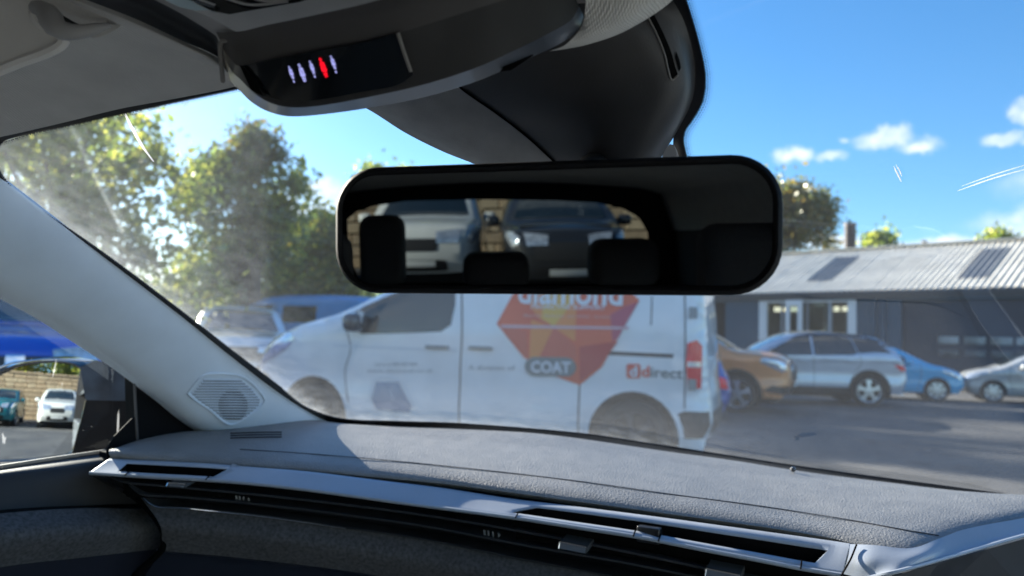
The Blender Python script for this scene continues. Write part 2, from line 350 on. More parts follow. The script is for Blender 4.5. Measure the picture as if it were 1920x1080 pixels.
        return s.band(name, pl, m, parent, off)
    def wheels_(s, parent, n=5, rimm=ALLOY, sw=.055, sides=(1, -1), rimr=.74):
        for xw in s.wheels:
            for sg in sides:
                e = link('wheel', None, parent); e.location = s.loc(xw, sg*(s.W-.035), s.rw)
                key = ('wheel', round(s.rw, 3), n, rimm.name, sw, rimr)
                if key not in Body.cache: Body.cache[key] = wheel_meshes(s.rw, n, rimm, sw, rimr)
                for nm, me in Body.cache[key]:
                    c = link(nm, me, e); c.rotation_euler = (0, 0, 0 if sg > 0 else math.pi)
    cache = {}
    def mirror(s, x, z, m, parent, sg=1, size=1.0):
        d, _ = s.dist([(x, z)]); y = float(s.w(x, z, d[0]))
        bm = bmesh.new(); bmesh.ops.create_uvsphere(bm, u_segments=14, v_segments=9, radius=1)
        for v in bm.verts:
            v.co.x = math.copysign(abs(v.co.x)**.7, v.co.x); v.co.y = math.copysign(abs(v.co.y)**.6, v.co.y); v.co.z = math.copysign(abs(v.co.z)**.6, v.co.z)
        bmesh.ops.scale(bm, vec=(.085*size, .11*size, .085*size), verts=bm.verts)
        bmesh.ops.translate(bm, vec=Vector(s.loc(x, sg*(y+.13), z+.03)), verts=bm.verts)
        r = bmesh.ops.create_cube(bm, size=1)
        bmesh.ops.scale(bm, vec=(.07, .16, .035), verts=r['verts']); bmesh.ops.translate(bm, vec=Vector(s.loc(x, sg*(y+.04), z-.03)), verts=r['verts'])
        return bm_obj('door_mirror', bm, m, parent)
    def ring(s, xw, r0, r1, m, parent, sg=1, off=.012):
        pts = []; th0 = math.asin(np.clip((s.sill-s.zc)/r1, -1, 1)); th1 = math.asin(np.clip((s.sill-s.zc)/r0, -1, 1))
        for k in range(17): a = th0+(math.pi-2*th0)*k/16; pts.append((xw+r1*math.cos(a), s.zc+r1*math.sin(a)))
        for k in range(17): a = th1+(math.pi-2*th1)*(16-k)/16; pts.append((xw+r0*math.cos(a), s.zc+r0*math.sin(a)))
        return s.side('arch_trim', pts, m, parent, sg, off, .2)
    def handle(s, x, z, m, parent, sg=1, l=.2):
        d, _ = s.dist([(x, z)]); y = float(s.w(x, z, d[0])); a = s.loc(x-l/2, sg*(y+.0), z-.018); b = s.loc(x+l/2, sg*(y+.035), z+.018)
        return box('door_handle', np.minimum(a, b), np.maximum(a, b), m, parent, bevel=.012)
    def seam(s, pts, m, parent, sg=1, wd=.012, off=.003):
        """thin dark shut line drawn along points"""
        c = catmull(pts, max(8, len(pts)*6)) if len(pts) > 2 else np.array([np.array(pts[0])*(1-t)+np.array(pts[1])*t for t in np.linspace(0, 1, 9)])
        g = np.gradient(c, axis=0); g /= np.linalg.norm(g, axis=1, keepdims=True); nn = np.stack([-g[:, 1], g[:, 0]], 1)*wd/2
        q = np.vstack([c+nn, c-nn]); d, _ = s.dist(q); y = s.w(q[:, 0], q[:, 1], d)+off; n = len(c)
        return mesh('door_seam', [s.loc(q[i, 0], y[i]*sg, q[i, 1]) for i in range(2*n)], [(i, i+1, n+i+1, n+i) for i in range(n-1)], m, parent)

def wheel_meshes(r, n, rimm, sw, rimr):
    out = []; W = .21; rr = r*rimr
    prof = [(rr*.98, -.01), (rr+.01, .0), (r*.93, .004), (r*.985, -.02), (r, -.05), (r, -W+.05), (r*.985, -W+.02), (rr, -W), (rr*.98, -.01)]
    bm = bmesh.new(); S = 36; rings = []
    for k in range(S): a = 2*math.pi*k/S; rings.append([bm.verts.new((p*math.cos(a), y, p*math.sin(a))) for p, y in prof])
    for k in range(S):
        A, B = rings[k], rings[(k+1) % S]
        for i in range(len(prof)-1): bm.faces.new((A[i], A[i+1], B[i+1], B[i]))
    bmesh.ops.remove_doubles(bm, verts=bm.verts, dist=1e-5); bmesh.ops.recalc_face_normals(bm, faces=bm.faces)
    me = bpy.data.meshes.new('tyre'); bm.to_mesh(me); bm.free(); me.materials.append(TYRE); me.shade_smooth(); me.set_sharp_from_angle(angle=.7); out.append(('tyre', me))
    bm = bmesh.new()
    def lathe(prof, mi):
        rs = []
        for k in range(S): a = 2*math.pi*k/S; rs.append([bm.verts.new((p*math.cos(a), y, p*math.sin(a))) for p, y in prof])
        for k in range(S):
            for i in range(len(prof)-1): f = bm.faces.new((rs[k][i], rs[k][i+1], rs[(k+1) % S][i+1], rs[(k+1) % S][i])); f.material_index = mi
    lathe([(rr, -.012), (rr*.985, .0), (rr*.93, -.005), (rr*.9, -.05), (rr*.88, -.16)], 0)
    lathe([(rr*.9, -.12), (.001, -.12)], 1)
    lathe([(rr*.2, -.03), (rr*.17, .002), (.001, .006)], 0)
    for k in range(n):
        a = 2*math.pi*k/n+.3; ca, sa = math.cos(a), math.sin(a)
        P4 = [(rr*.12, sw*.8, -.005), (rr*.55, sw*.62, -.008), (rr*.95, sw*1.25, -.012), (rr*.95, -sw*1.25, -.012), (rr*.55, -sw*.62, -.008), (rr*.12, -sw*.8, -.005)]
        t = [bm.verts.new((p*ca-q*sa, y, p*sa+q*ca)) for p, q, y in P4]; b = [bm.verts.new((p*ca-q*sa, y-.035, p*sa+q*ca)) for p, q, y in P4]
        bm.faces.new((t[0], t[1], t[4], t[5])); bm.faces.new((t[1], t[2], t[3], t[4]))
        for i in range(6): bm.faces.new((t[i], t[(i+1) % 6], b[(i+1) % 6], b[i]))
    bmesh.ops.recalc_face_normals(bm, faces=bm.faces)
    me = bpy.data.meshes.new('rim'); bm.to_mesh(me); bm.free(); me.materials.append(rimm); me.materials.append(DARK); out.append(('rim', me))
    return out

def put(body, root, pf, pr=None, dirv=None, near=True):
    """put the car so its near-side wheels stand at ground points pf (front) and pr (rear)"""
    pf = np.array([pf[0], pf[1]], float); f, r = min(body.wheels), max(body.wheels)
    if pr is not None:
        pr = np.array([pr[0], pr[1]], float); dd = pr-pf; s = np.linalg.norm(dd)/(r-f); d = dd/np.linalg.norm(dd)
        n = np.array([-d[1], d[0]]); mid = (pf+pr)/2
        if np.dot(mid-CAM[:2], n) < 0: n = -n
        c = pf+d*s*(body.L/2-f)+n*(body.W-.03)*s*(1 if near else 0)
    else:
        d = np.array(dirv[:2], float); d /= np.linalg.norm(d); s = 1; c = pf+d*body.L/2
    root.location = (c[0], c[1], 0); root.rotation_euler = (0, 0, math.atan2(d[1], d[0])); root.scale = (s, s, s)
    root['_d'] = 0; del root['_d']
    return c, d, s
def gp(px, d): q = P(px, 660, d); return (q[0], q[1])

# --------------------------------------------------- profiles
SUV_TOP = [(.12,.30),(.03,.45),(0,.66),(.04,.86),(.2,.97),(.6,1.03),(1.05,1.07),(1.4,1.26),(1.85,1.47),(2.3,1.54),(2.9,1.54),(3.4,1.50),(3.75,1.42),(3.98,1.26),(4.15,1.06),(4.22,.92),(4.27,.75),(4.28,.55),(4.2,.33)]
HATCH_TOP = [(.12,.24),(.03,.36),(0,.52),(.03,.66),(.16,.78),(.45,.88),(.8,.96),(1.15,1.12),(1.5,1.3),(1.9,1.43),(2.4,1.48),(2.9,1.47),(3.35,1.40),(3.6,1.26),(3.72,1.02),(3.8,.85),(3.84,.6),(3.8,.4),(3.74,.28)]
VAN_TOP = [(.12,.30),(.04,.48),(0,.68),(.05,.90),(.16,1.04),(.36,1.17),(.63,1.275),(1.0,1.37),(1.22,1.455),(1.5,1.585),(1.85,1.75),(2.15,1.86),(2.6,1.91),(3.5,1.93),(4.35,1.91),(4.6,1.88),(4.70,1.80),(4.74,1.6),(4.77,1.2),(4.79,.85),(4.82,.62),(4.83,.5),(4.78,.36)]
TALL_TOP = [(.12,.34),(.02,.5),(0,.75),(.04,.92),(.18,1.03),(.6,1.10),(1.0,1.14),(1.35,1.32),(1.75,1.55),(2.15,1.66),(2.8,1.68),(3.5,1.66),(4.0,1.58),(4.25,1.3),(4.35,1.05),(4.42,.85),(4.45,.55),(4.36,.36)]
def suv(): return Body(SUV_TOP, (.86, 3.46), .385, .335, .34, .27, .885, 1.08, .40, shoulder=1.0)
def hatch(): return Body(HATCH_TOP, (.70, 3.12), .335, .295, .30, .22, .83, .90, .34, shoulder=.82)
def van(): return Body(VAN_TOP, (.88, 4.155), .405, .335, .345, .26, .955, 1.22, .10, R=.12, crown=.03, ftaper=(1.1,.22), rtaper=(.4,.03))
def tall(): return Body(TALL_TOP, (.9, 3.6), .395, .345, .35, .29, .92, 1.05, .32, shoulder=.98)
# ================================================================== THE YARD
def asphalt():
    m = mat('asphalt', (.065,.068,.074), .85, 0, .3, col2=(.12,.118,.115), nscale=.8, bump=.6, bscale=70, bdist=.01)
    N = m.node_tree.nodes; L = m.node_tree.links; b = N['Principled BSDF']; src = b.inputs['Base Color'].links[0].from_socket; tc = next(n for n in N if n.type == 'TEX_COORD')
    # repaired patches with sharp borders, cracks, oil spots and fine aggregate
    v = N.new('ShaderNodeTexVoronoi'); v.inputs['Scale'].default_value = .16; L.new(tc.outputs['Object'], v.inputs[0])
    r = N.new('ShaderNodeMapRange'); L.new(v.outputs['Color'], r.inputs[0]); r.inputs[3].default_value = .78; r.inputs[4].default_value = 1.25
    c = N.new('ShaderNodeTexVoronoi'); c.feature = 'DISTANCE_TO_EDGE'; c.inputs['Scale'].default_value = .55; L.new(tc.outputs['Object'], c.inputs[0])
    cr = N.new('ShaderNodeMapRange'); L.new(c.outputs['Distance'], cr.inputs[0]); cr.inputs[1].default_value = .002; cr.inputs[2].default_value = .007; cr.inputs[3].default_value = .7; cr.inputs[4].default_value = 1
    o = N.new('ShaderNodeTexNoise'); o.inputs['Scale'].default_value = 1.7; o.inputs['Detail'].default_value = 3; L.new(tc.outputs['Object'], o.inputs[0])
    orr = N.new('ShaderNodeMapRange'); L.new(o.outputs[0], orr.inputs[0]); orr.inputs[1].default_value = .62; orr.inputs[2].default_value = .70; orr.inputs[3].default_value = 1; orr.inputs[4].default_value = .55
    g = N.new('ShaderNodeTexNoise'); g.inputs['Scale'].default_value = 160; L.new(tc.outputs['Object'], g.inputs[0])
    gr = N.new('ShaderNodeMapRange'); L.new(g.outputs[0], gr.inputs[0]); gr.inputs[1].default_value = .3; gr.inputs[2].default_value = .7; gr.inputs[3].default_value = .7; gr.inputs[4].default_value = 1.35
    last = None
    for q in (r, cr, orr, gr):
        if last is None: last = q.outputs[0]
        else: mm = N.new('ShaderNodeMath'); mm.operation = 'MULTIPLY'; L.new(last, mm.inputs[0]); L.new(q.outputs[0], mm.inputs[1]); last = mm.outputs[0]
    vm = N.new('ShaderNodeVectorMath'); vm.operation = 'SCALE'; L.new(src, vm.inputs[0]); L.new(last, vm.inputs['Scale']); L.new(vm.outputs[0], b.inputs['Base Color'])
    return m
GROUND = asphalt()
def ground():
    vs = []; n = 60; R = np.r_[0, np.geomspace(1.5, 900, n)]; S = 48
    vs = [(0, 0, 0)]+[(r*math.cos(2*math.pi*k/S), r*math.sin(2*math.pi*k/S), 0) for r in R[1:] for k in range(S)]
    fs = [(0, 1+k, 1+(k+1) % S) for k in range(S)]+[(1+i*S+k, 1+(i+1)*S+k, 1+(i+1)*S+(k+1) % S, 1+i*S+(k+1) % S) for i in range(n-1) for k in range(S)]
    o = mesh('ground', vs, fs, GROUND); tag(o, 'grey asphalt of the parking yard', kind='structure')
ground()

# ---------------- white van
def make_van():
    root = thing('van', 'white panel van with red diamond decal on its side, parked across the view', 'van')
    B = van(); WP = paint('van_white', (.80,.81,.82), 0, .3)
    WA = np.array([*gp(592, 7.8), 0]); WB = np.array([*gp(1190, 6.8), 0])
    c, d, s = put(B, root, WA[:2], WB[:2]); ang = math.atan2(d[1], d[0])
    nloc = np.array([-math.sin(ang), math.cos(ang)]); sg = 1 if np.dot(CAM[:2]-c, nloc) > 0 else -1
    B.body(WP, root, .09); B.under(root)
    nn = np.array([d[1], -d[0], 0])
    base = np.array([*WA[:2], 0])+(-nn if False else 0)
    def xz(px, py):
        v = ray(px, py); t = np.dot(base-CAM, nn)/np.dot(v, nn); q = CAM+t*v
        return (float(np.dot((q-base)[:2], d)/s+.88), float(q[2]/s))
    def pxs(L): return [xz(*k) for k in L]
    # glazing
    B.side('side_window', [(1.42,1.47),(1.23,1.35),(1.30,1.24),(1.42,1.19),(1.9,1.21),(2.28,1.235),(2.38,1.30),(2.41,1.5),(2.40,1.70),(2.12,1.74),(1.9,1.67)], DGLASS, root, sg)
    B.side('side_window', [(1.42,1.47),(1.23,1.35),(1.30,1.24),(1.42,1.19),(1.9,1.21),(2.28,1.235),(2.38,1.30),(2.41,1.5),(2.40,1.70),(2.12,1.74),(1.9,1.67)], DGLASS, root, -sg)
    B.screen('windscreen', (1.1,1.40), (2.1,1.85), DGLASS, root, inset=.06)
    for q in (sg, -sg):
        B.side('headlight', [(.06,.90),(.16,1.04),(.36,1.165),(.55,1.19),(.62,1.12),(.5,1.0),(.3,.90),(.14,.84)], LAMPG, root, q, .008, .05)
        B.side('fog_lamp_surround', [(.05,.74),(.2,.76),(.3,.68),(.26,.56),(.1,.52)], BLACKPL, root, q, .006, .08)
        for xw in B.wheels: B.ring(xw, .405, .45, WP, root, q, .014)
        B.side('tail_light', [(4.63,.80),(4.74,.80),(4.745,1.17),(4.70,1.22),(4.62,1.19),(4.61,1.0)], REDL, root, q, .012, .05)
        B.side('reversing_lamp', [(4.622,.985),(4.735,.985),(4.735,1.03),(4.622,1.03)], WHITEL, root, q, .018, .05)
        B.side('rear_bumper', [(4.52,.36),(4.52,.56),(4.6,.60),(4.81,.60),(4.82,.48),(4.76,.37)], BLACKPL, root, q, .012, .08)
        B.handle(2.25, 1.085, mat('handle_grey', (.28,.29,.29), .5), root, q, .24); B.handle(2.70, 1.09, mat('handle_grey'), root, q, .24)
        B.seam([(2.46,1.72),(2.50,1.2),(2.49,.8),(2.5,.28)], GRIME, root, q, .016)
        B.seam([(3.66,1.8),(3.66,1.1),(3.66,.28)], GRIME, root, q, .016)
        B.seam([(1.18,1.36),(1.3,1.05),(1.24,.8),(1.3,.5)], GRIME, root, q, .01)
        B.seam([(4.58,1.8),(4.60,1.2),(4.60,.62)], GRIME, root, q, .012)
        B.seam([(1.35,.27),(2.4,.265)], BLACKPL, root, q, .05)
        o = B.seam([(3.67,1.085),(4.5,1.075)], GRIME, root, q, .035); o.name = 'door_rail'
        B.seam([(4.3,1.6),(4.3,1.34)], GRIME, root, q, .01)
        B.seam([(1.1,1.065),(2.0,1.06),(2.46,1.06)], mat('crease_white', (.66,.69,.73), .3), root, q, .02)
        for zz in (.83, 1.46): 
            o = B.side('hinge', [(4.63,zz-.05),(4.7,zz-.05),(4.7,zz+.05),(4.63,zz+.05)], mat('handle_grey'), root, q, .02, .2)
    B.screen('rear_bumper', (4.83,.38), (4.82,.60), BLACKPL, root, inset=.0)
    MH = B.mirror(1.40, 1.27, mat('mirror_black', (.03,.035,.045), .25, coat=.5), root, sg, 1.1); B.mirror(1.40, 1.27, mat('mirror_black'), root, -sg, 1.1)
    B.side('mirror_back', [(1.44,1.27),(1.50,1.30),(1.52,1.40),(1.46,1.42),(1.49,1.34),(1.42,1.30)], mat('mirror_cap_white', (.6,.62,.64), .35), root, sg, .17, .3)
    B.wheels_(root, 6, mat('steel_wheel', (.05,.05,.055), .5, .5, noise=.2), .03, rimr=.7)
    # fuel flap
    B.side('fuel_flap', [(1.56,.55),(1.6,.72),(1.84,.73),(2.0,.50),(1.97,.44),(1.62,.45)], mat('fuel_flap_blue', (.17,.25,.38), .35, coat=.5), root, sg, .01, .2)
    B.seam([(1.54,.56),(1.58,.735),(1.85,.745),(2.03,.5)], mat('crease_white'), root, sg, .012, .012)
    B.seam([(1.76,.67),(1.80,.55)], mat('crease_white'), root, sg, .008, .014)
    # red diamond decal
    dc = B.side('diamond_decal', pxs([(933,607),(965,545),(984,508),(1110,506),(1160,523),(1199,563),(1130,688),(1088,722),(1043,706),(985,671)]), mat('decal_red', (.72,.12,.06), .35, noise=.1, nscale=2), root, sg, .006)
    cols = {'or': (.78,.26,.07), 'ye': (.72,.42,.08), 'pk': (.48,.07,.13), 'lr': (.64,.12,.08), 'dr': (.5,.045,.05)}
    def facet(pp, key, off=.009): B.side('decal_facet', pxs(pp), mat('decal_'+key, cols[key], .35), dc, sg, off, .15)
    facet([(1001,545),(995,575),(1015,600),(1050,560),(1080,545)], 'or'); facet([(1020,562),(1017,598),(1040,612),(1058,590),(1082,548),(1020,548)], 'ye', .012)
    facet([(998,600),(995,670),(1012,672),(1040,614)], 'or', .011); facet([(1040,614),(1080,640),(1082,548)], 'or', .010); facet([(1145,590),(1150,640),(1160,635),(1197,566),(1172,575)], 'pk')
    facet([(1088,650),(1088,716),(1124,690),(1160,640)], 'dr', .008); facet([(940,612),(990,622),(992,672),(985,668)], 'lr'); facet([(1012,672),(1040,614),(1082,650),(1083,672)], 'lr', .010)
    B.side('decal_line', pxs([(940,609),(1182,613),(1178,618),(944,615)]), mat('decal_pale', (.66,.42,.45), .4), dc, sg, .014)
    TW = mat('decal_white', (.74,.76,.8), .4); TG = mat('decal_grey', (.16,.2,.21), .45); TF = mat('decal_faint', (.36,.40,.42), .5)
    def text(body, p0, p1, hpx, m, parent, off=.016, bold=0, name='lettering', italic=0, letters=False):
        cu = bpy.data.curves.new(name, 'FONT'); cu.body = body; cu.resolution_u = 3; cu.offset = bold; cu.shear = italic
        o = bpy.data.objects.new(name, cu); COL.objects.link(o); bpy.context.view_layer.update()
        me = bpy.data.meshes.new_from_object(o.evaluated_get(bpy.context.evaluated_depsgraph_get())); bpy.data.objects.remove(o)
        co = np.array([v.co[:] for v in me.vertices]); x0, x1 = co[:, 0].min(), co[:, 0].max()
        a = np.array(xz(*p0)); b = np.array(xz(*p1)); h = xz(p0[0], p0[1]-hpx)[1]-a[1]
        capH = .7; q = []
        for x, y, _ in co:
            t = (x-x0)/(x1-x0); q.append(a*(1-t)+b*t+np.array([0, h*y/capH]))
        q = np.array(q); dd, _ = B.dist(q); yy = B.w(q[:, 0], q[:, 1], dd)+off
        for v, (x, z), y_ in zip(me.vertices, q, yy): v.co = Vector(B.loc(x, y_*sg, z))
        me.materials.append(m); me.name = name
        if not letters:
            o2 = link(name, me, parent)
            if bold < .02: o2['kind'] = 'stuff'
            return o2
        bm = bmesh.new(); bm.from_mesh(me); isl = []; seen = set()
        for v in bm.verts:
            if v.index in seen: continue
            st = [v]; comp = set(); seen.add(v.index)
            while st:
                a_ = st.pop(); comp.add(a_.index)
                for e_ in a_.link_edges:
                    b_ = e_.other_vert(a_)
                    if b_.index not in seen: seen.add(b_.index); st.append(b_)
            isl.append(comp)
        cs = [[v.co[:] for v in me.vertices], [tuple(p.vertices) for p in me.polygons]]
        isl = [(min(cs[0][i][0] for i in c), max(cs[0][i][0] for i in c), c) for c in isl]; isl.sort(key=lambda t: t[0]); grp = []
        for x0_, x1_, c in isl:
            if grp and x0_ < grp[-1][1]-.3*(x1_-x0_): grp[-1] = (grp[-1][0], max(grp[-1][1], x1_), grp[-1][2] | c)
            else: grp.append((x0_, x1_, c))
        for _, _, c in grp:
            ids = sorted(c); mp = {i: k for k, i in enumerate(ids)}
            mesh('letter', [cs[0][i] for i in ids], [tuple(mp[i] for i in f) for f in cs[1] if f[0] in c], m, parent, smooth=False)
        bm.free()
    text('diamond', (972,568), (1168,572), 44, TW, dc, .018, .022, letters=True)
    text('PROACTIVE SUPPORT', (998,579), (1136,581), 8, TW, dc, .018, .012)
    text('Electrical  Mechanical  and  HVAC - Services', (985,594), (1145,597), 5, mat('decal_pale'), dc, .016)
    # COAT pill
    pill = [(985+14+ -14*math.sin(math.radians(a)) if False else 0, 0) for a in ()]
    cx0, cx1, cy, rr = 1004, 1064, 687, 18
    pp = [(cx0+rr*math.cos(math.radians(a)), cy+rr*math.sin(math.radians(a))) for a in range(90, 271, 20)]+[(cx1+rr*math.cos(math.radians(a)), cy+1+rr*math.sin(math.radians(a))) for a in range(-90, 91, 20)]
    pl = B.side('badge_decal', pxs(pp), TG, root, sg, .014, .2)
    text('COAT', (998,697), (1072,699), 20, TW, pl, .02, .03, letters=True)
    text('A division of', (880,693), (968,694), 9, TF, root, .008, .008)
    text('Call us on 0800 800 0000', (705,686), (785,686), 7, TF, root, .008); text('www.diamond.co.uk', (690,698), (815,698), 7, TF, root, .008)
    a0, a1 = 1176, 1202
    pp = [(a0+3,682),(a1-3,682),(a1,685),(a1,706),(a1-3,709),(a0+3,709),(a0,706),(a0,685)]
    sq = B.side('badge_decal', pxs(pp), mat('decal_orange_red', (.72,.1,.07), .4), root, sg, .01, .2)
    text('d', (1182,705), (1196,705), 19, TW, sq, .016, .03)
    text('d', (1204,706), (1219,706), 20, mat('decal_orange_red'), root, .01, .03); text('irect', (1221,706), (1281,710), 19, TG, root, .01, .015, letters=True)
    return root, sg, B
VANROOT, VSG, VB = make_van()

# ---------------- generic car
def make_car(B, name, label, cat, colr, kind, pf, pr=None, dirv=None, near=True, group=None, rimn=5, glassm=None, sides=(1,-1), metal=.4, cladding=False, roofcol=None, front=None, rimm=ALLOY):
    root = thing(name, label, cat, group=group or 'cars parked in the yard'); put(B, root, pf, pr, dirv, near)
    pm = paint('paint_'+name+'_'+colr[0], colr[1], metal); G = glassm or DGLASS
    B.body(pm, root); B.under(root)
    T = kind
    for q in sides:
        for i, wp in enumerate(T['win']): B.side('side_window', wp, G, root, q, .005, .1)
        if 'pillar' in T: B.side('roof_trim', T['pillar'], mat('gloss_black', (.012,.012,.014), .1, coat=1), root, q, .003, .1)
        B.side('headlight', T['hl'], LAMPG, root, q, .008, .05); B.side('tail_light', T['tl'], REDL, root, q, .008, .05)
        for xx, zz in T['hd']: B.handle(xx, zz, pm, root, q)
        for sm in T['seam']: B.seam(sm, GRIME, root, q, .01)
        B.mirror(*T['mir'], pm if not cladding else BLACKPL, root, q)
        if cladding:
            for xw in B.wheels: B.ring(xw, B.ra, B.ra+.055, BLACKPL, root, q)
            f, r = sorted(B.wheels); B.side('sill_trim', [(f+B.ra+.02,B.sill),(r-B.ra-.02,B.sill),(r-B.ra-.04,B.sill+.12),(f+B.ra+.04,B.sill+.12)], BLACKPL, root, q, .012, .3)
            B.side('bumper_trim', T['fb'], BLACKPL, root, q, .012, .08)
    if roofcol:
        for q in sides: B.side('roof_side', [(1.80,1.39),(2.0,1.465),(2.3,1.527),(2.9,1.53),(3.4,1.488),(3.74,1.405),(3.95,1.25),(3.7,1.30),(3.4,1.42),(2.85,1.47),(2.25,1.468),(1.95,1.425)], mat('gloss_black', (.012,.012,.014), .1, coat=1), root, q, .006, .1)
    B.screen('windscreen', *T['ws'], G, root); B.screen('rear_window', *T['rw'], G, root)
    yb = B.yedge(*T['gr'][0])-.02
    B.screen('grille', T['gr'][0], T['gr'][1], T.get('grm', BLACKPL), root, inset=T.get('gin', .12), round_=.06)
    B.screen('lower_grille', T['lg'][0], T['lg'][1], BLACKPL, root, inset=.2, round_=.1)
    for yy in (-1, 1):
        B.band('headlight', [((x_, z_), yy*(B.yedge(x_, z_)-o)) for x_, z_, o in T['hb']], LAMPG, root, .01, .05)
    B.band('number_plate', [((T['np'][0]), -.26), ((T['np'][0]), .26), ((T['np'][1]), .26), ((T['np'][1]), -.26)], mat('number_plate_white', (.75,.75,.72), .5), root, .02)
    if roofcol: B.screen('roof_panel', (1.92,1.49), (3.7,1.43), mat('gloss_black'), root, inset=.0, off=.005, round_=.05)
    B.wheels_(root, rimn, rimm, sides=(1, -1))
    return root
SUVK = dict(win=[[(1.32,1.07),(1.62,1.26),(1.95,1.42),(2.25,1.465),(2.28,1.05),(1.6,1.03)], [(2.32,1.05),(2.30,1.47),(2.85,1.47),(3.1,1.42),(3.22,1.12),(3.1,1.08)]],
    pillar=[(3.24,1.12),(3.12,1.43),(3.45,1.40),(3.72,1.30),(3.92,1.14),(3.6,1.15)],
    hl=[(.03,.78),(.06,.88),(.2,.95),(.42,.96),(.5,.90),(.3,.80),(.12,.74)], tl=[(3.95,.90),(4.2,.88),(4.25,.76),(4.1,.78)], hd=[(2.1,.92),(3.05,.95)],
    seam=[[(1.2,1.02),(1.2,.7),(1.3,.32)],[(2.30,1.04),(2.32,.6),(2.3,.3)],[(3.25,1.1),(3.28,.9),(3.12,.66),(3.05,.4)]], mir=(1.45,1.06),
    fb=[(.06,.31),(.0,.5),(.03,.58),(.3,.54),(.44,.46),(.42,.30)], ws=((1.12,1.12),(1.85,1.46)), rw=((3.72,1.43),(4.05,1.18)),
    gr=[(0,.56),(.02,.80)], lg=[(.1,.32),(.02,.48)], hb=[(.03,.76,.02),(.03,.76,.3),(.06,.88,.34),(.12,.93,.02)], np=((0,.60),(0,.71)))
HATK = dict(win=[[(1.28,.98),(1.55,1.17),(1.95,1.33),(2.2,1.38),(2.22,.96),(1.6,.94)], [(2.26,.96),(2.24,1.385),(2.75,1.38),(3.0,1.33),(3.2,1.1),(3.1,1.0)]],
    hl=[(.04,.64),(.1,.74),(.3,.83),(.55,.86),(.6,.80),(.35,.68),(.12,.6)], tl=[(3.6,.95),(3.76,.9),(3.8,.68),(3.62,.7)], hd=[(2.05,.86),(2.9,.88)],
    seam=[[(1.12,.98),(1.08,.7),(1.18,.3)],[(2.24,.95),(2.26,.6),(2.2,.25)],[(3.05,.98),(2.9,.7),(2.75,.4)]], mir=(1.42,.98),
    fb=[(.06,.25),(.0,.4),(.25,.38),(.36,.3)], ws=((.95,1.01),(1.65,1.34)), rw=((3.5,1.33),(3.7,1.05)),
    gr=[(0,.50),(.03,.62)], lg=[(.1,.26),(.02,.40)], hb=[(.04,.62,.02),(.04,.62,.26),(.12,.74,.3),(.2,.8,.02)], np=((0,.42),(0,.5)))
TALLK = dict(win=[[(1.28,1.14),(1.55,1.36),(1.85,1.52),(2.2,1.60),(2.22,1.12),(1.6,1.10)], [(2.26,1.12),(2.24,1.6),(3.0,1.6),(3.05,1.13)],[(3.1,1.14),(3.06,1.6),(3.6,1.57),(3.9,1.45),(3.95,1.2)]],
    hl=[(.04,.80),(.08,.93),(.25,1.01),(.46,1.02),(.5,.93),(.3,.84),(.12,.76)], tl=[(4.1,1.15),(4.3,1.1),(4.4,.84),(4.2,.82)], hd=[(2.1,.98),(3.0,1.0)],
    seam=[[(1.2,1.1),(1.2,.7),(1.3,.35)],[(2.24,1.1),(2.26,.6),(2.24,.33)],[(3.2,1.1),(3.25,.9),(3.1,.66),(3.1,.4)]], mir=(1.45,1.12),
    fb=[(.04,.35),(.0,.5),(.3,.52),(.44,.42)], ws=((1.05,1.17),(1.8,1.56)), rw=((4.08,1.52),(4.28,1.22)),
    gr=[(0,.62),(.02,.88)], lg=[(.08,.36),(.02,.54)], hb=[(.03,.78,.02),(.03,.78,.34),(.06,.92,.38),(.1,.98,.02)], np=((0,.5),(0,.6)))

# row in front of the workshop
make_car(suv(), 'suv', 'silver compact SUV with black roof, behind the brown SUV nose, in front of the workshop', 'car', ('silver', (.48,.53,.60)), SUVK, gp(1395,16.2), gp(1630,16.0), cladding=True, roofcol=1)
o = make_car(tall(), 'suv', 'copper orange SUV with its nose sticking out behind the white van', 'car', ('copper', (.68,.27,.09)), TALLK, gp(1382,13.6), gp(1118,14.7), cladding=True, metal=.1)
make_car(hatch(), 'hatchback', 'bright blue hatchback parked nose right behind the silver SUV', 'car', ('bright_blue', (.0,.42,.72)), HATK, gp(1757,18.4), gp(1572,19.0), rimn=7, metal=.0)
make_car(hatch(), 'hatchback', 'pale silver hatchback at the right edge, nose to the left, before the garage door', 'car', ('pale', (.50,.51,.50)), HATK, gp(1862,18.6), gp(2056,17.9), rimn=7, metal=.3)
make_car(hatch(), 'hatchback', 'dark blue car mostly hidden between the white van and the orange SUV', 'car', ('deep_blue', (.02,.09,.38)), HATK, gp(1090,12.4), gp(1303,11.9), metal=.2)
# left, in front of the trees
q = P(455, 640, 14.2); dr = (q-CAM)[:2]+np.array([.0, .0])
make_car(tall(), 'suv', 'silver SUV seen head on beside the nose of the white van', 'car', ('silver_left', (.72,.75,.78)), TALLK, (q[0], q[1]), dirv=(dr[0]*.98-dr[1]*.1, dr[1]))
def blue_van():
    root = thing('van', 'blue panel van under the trees, its roof showing above the silver SUV', 'van'); B = van()
    put(B, root, gp(400, 19.5), gp(640, 18.5)); pm = paint('paint_blue_van', (.05,.28,.62), .1); B.body(pm, root, .12); B.under(root)
    for q in (1, -1):
        B.side('side_window', [(1.42,1.47),(1.23,1.35),(1.30,1.24),(1.9,1.21),(2.28,1.235),(2.41,1.5),(2.40,1.70),(1.9,1.67)], DGLASS, root, q)
        B.seam([(2.46,1.72),(2.5,1.2),(2.5,.28)], GRIME, root, q, .02)
        B.side('cargo_window', [(2.65,1.3),(2.65,1.68),(3.5,1.68),(3.5,1.3)], DGLASS, root, q)
    B.screen('windscreen', (1.1,1.40), (2.1,1.85), DGLASS, root); B.wheels_(root, 6, ALLOY, .04)
blue_van()
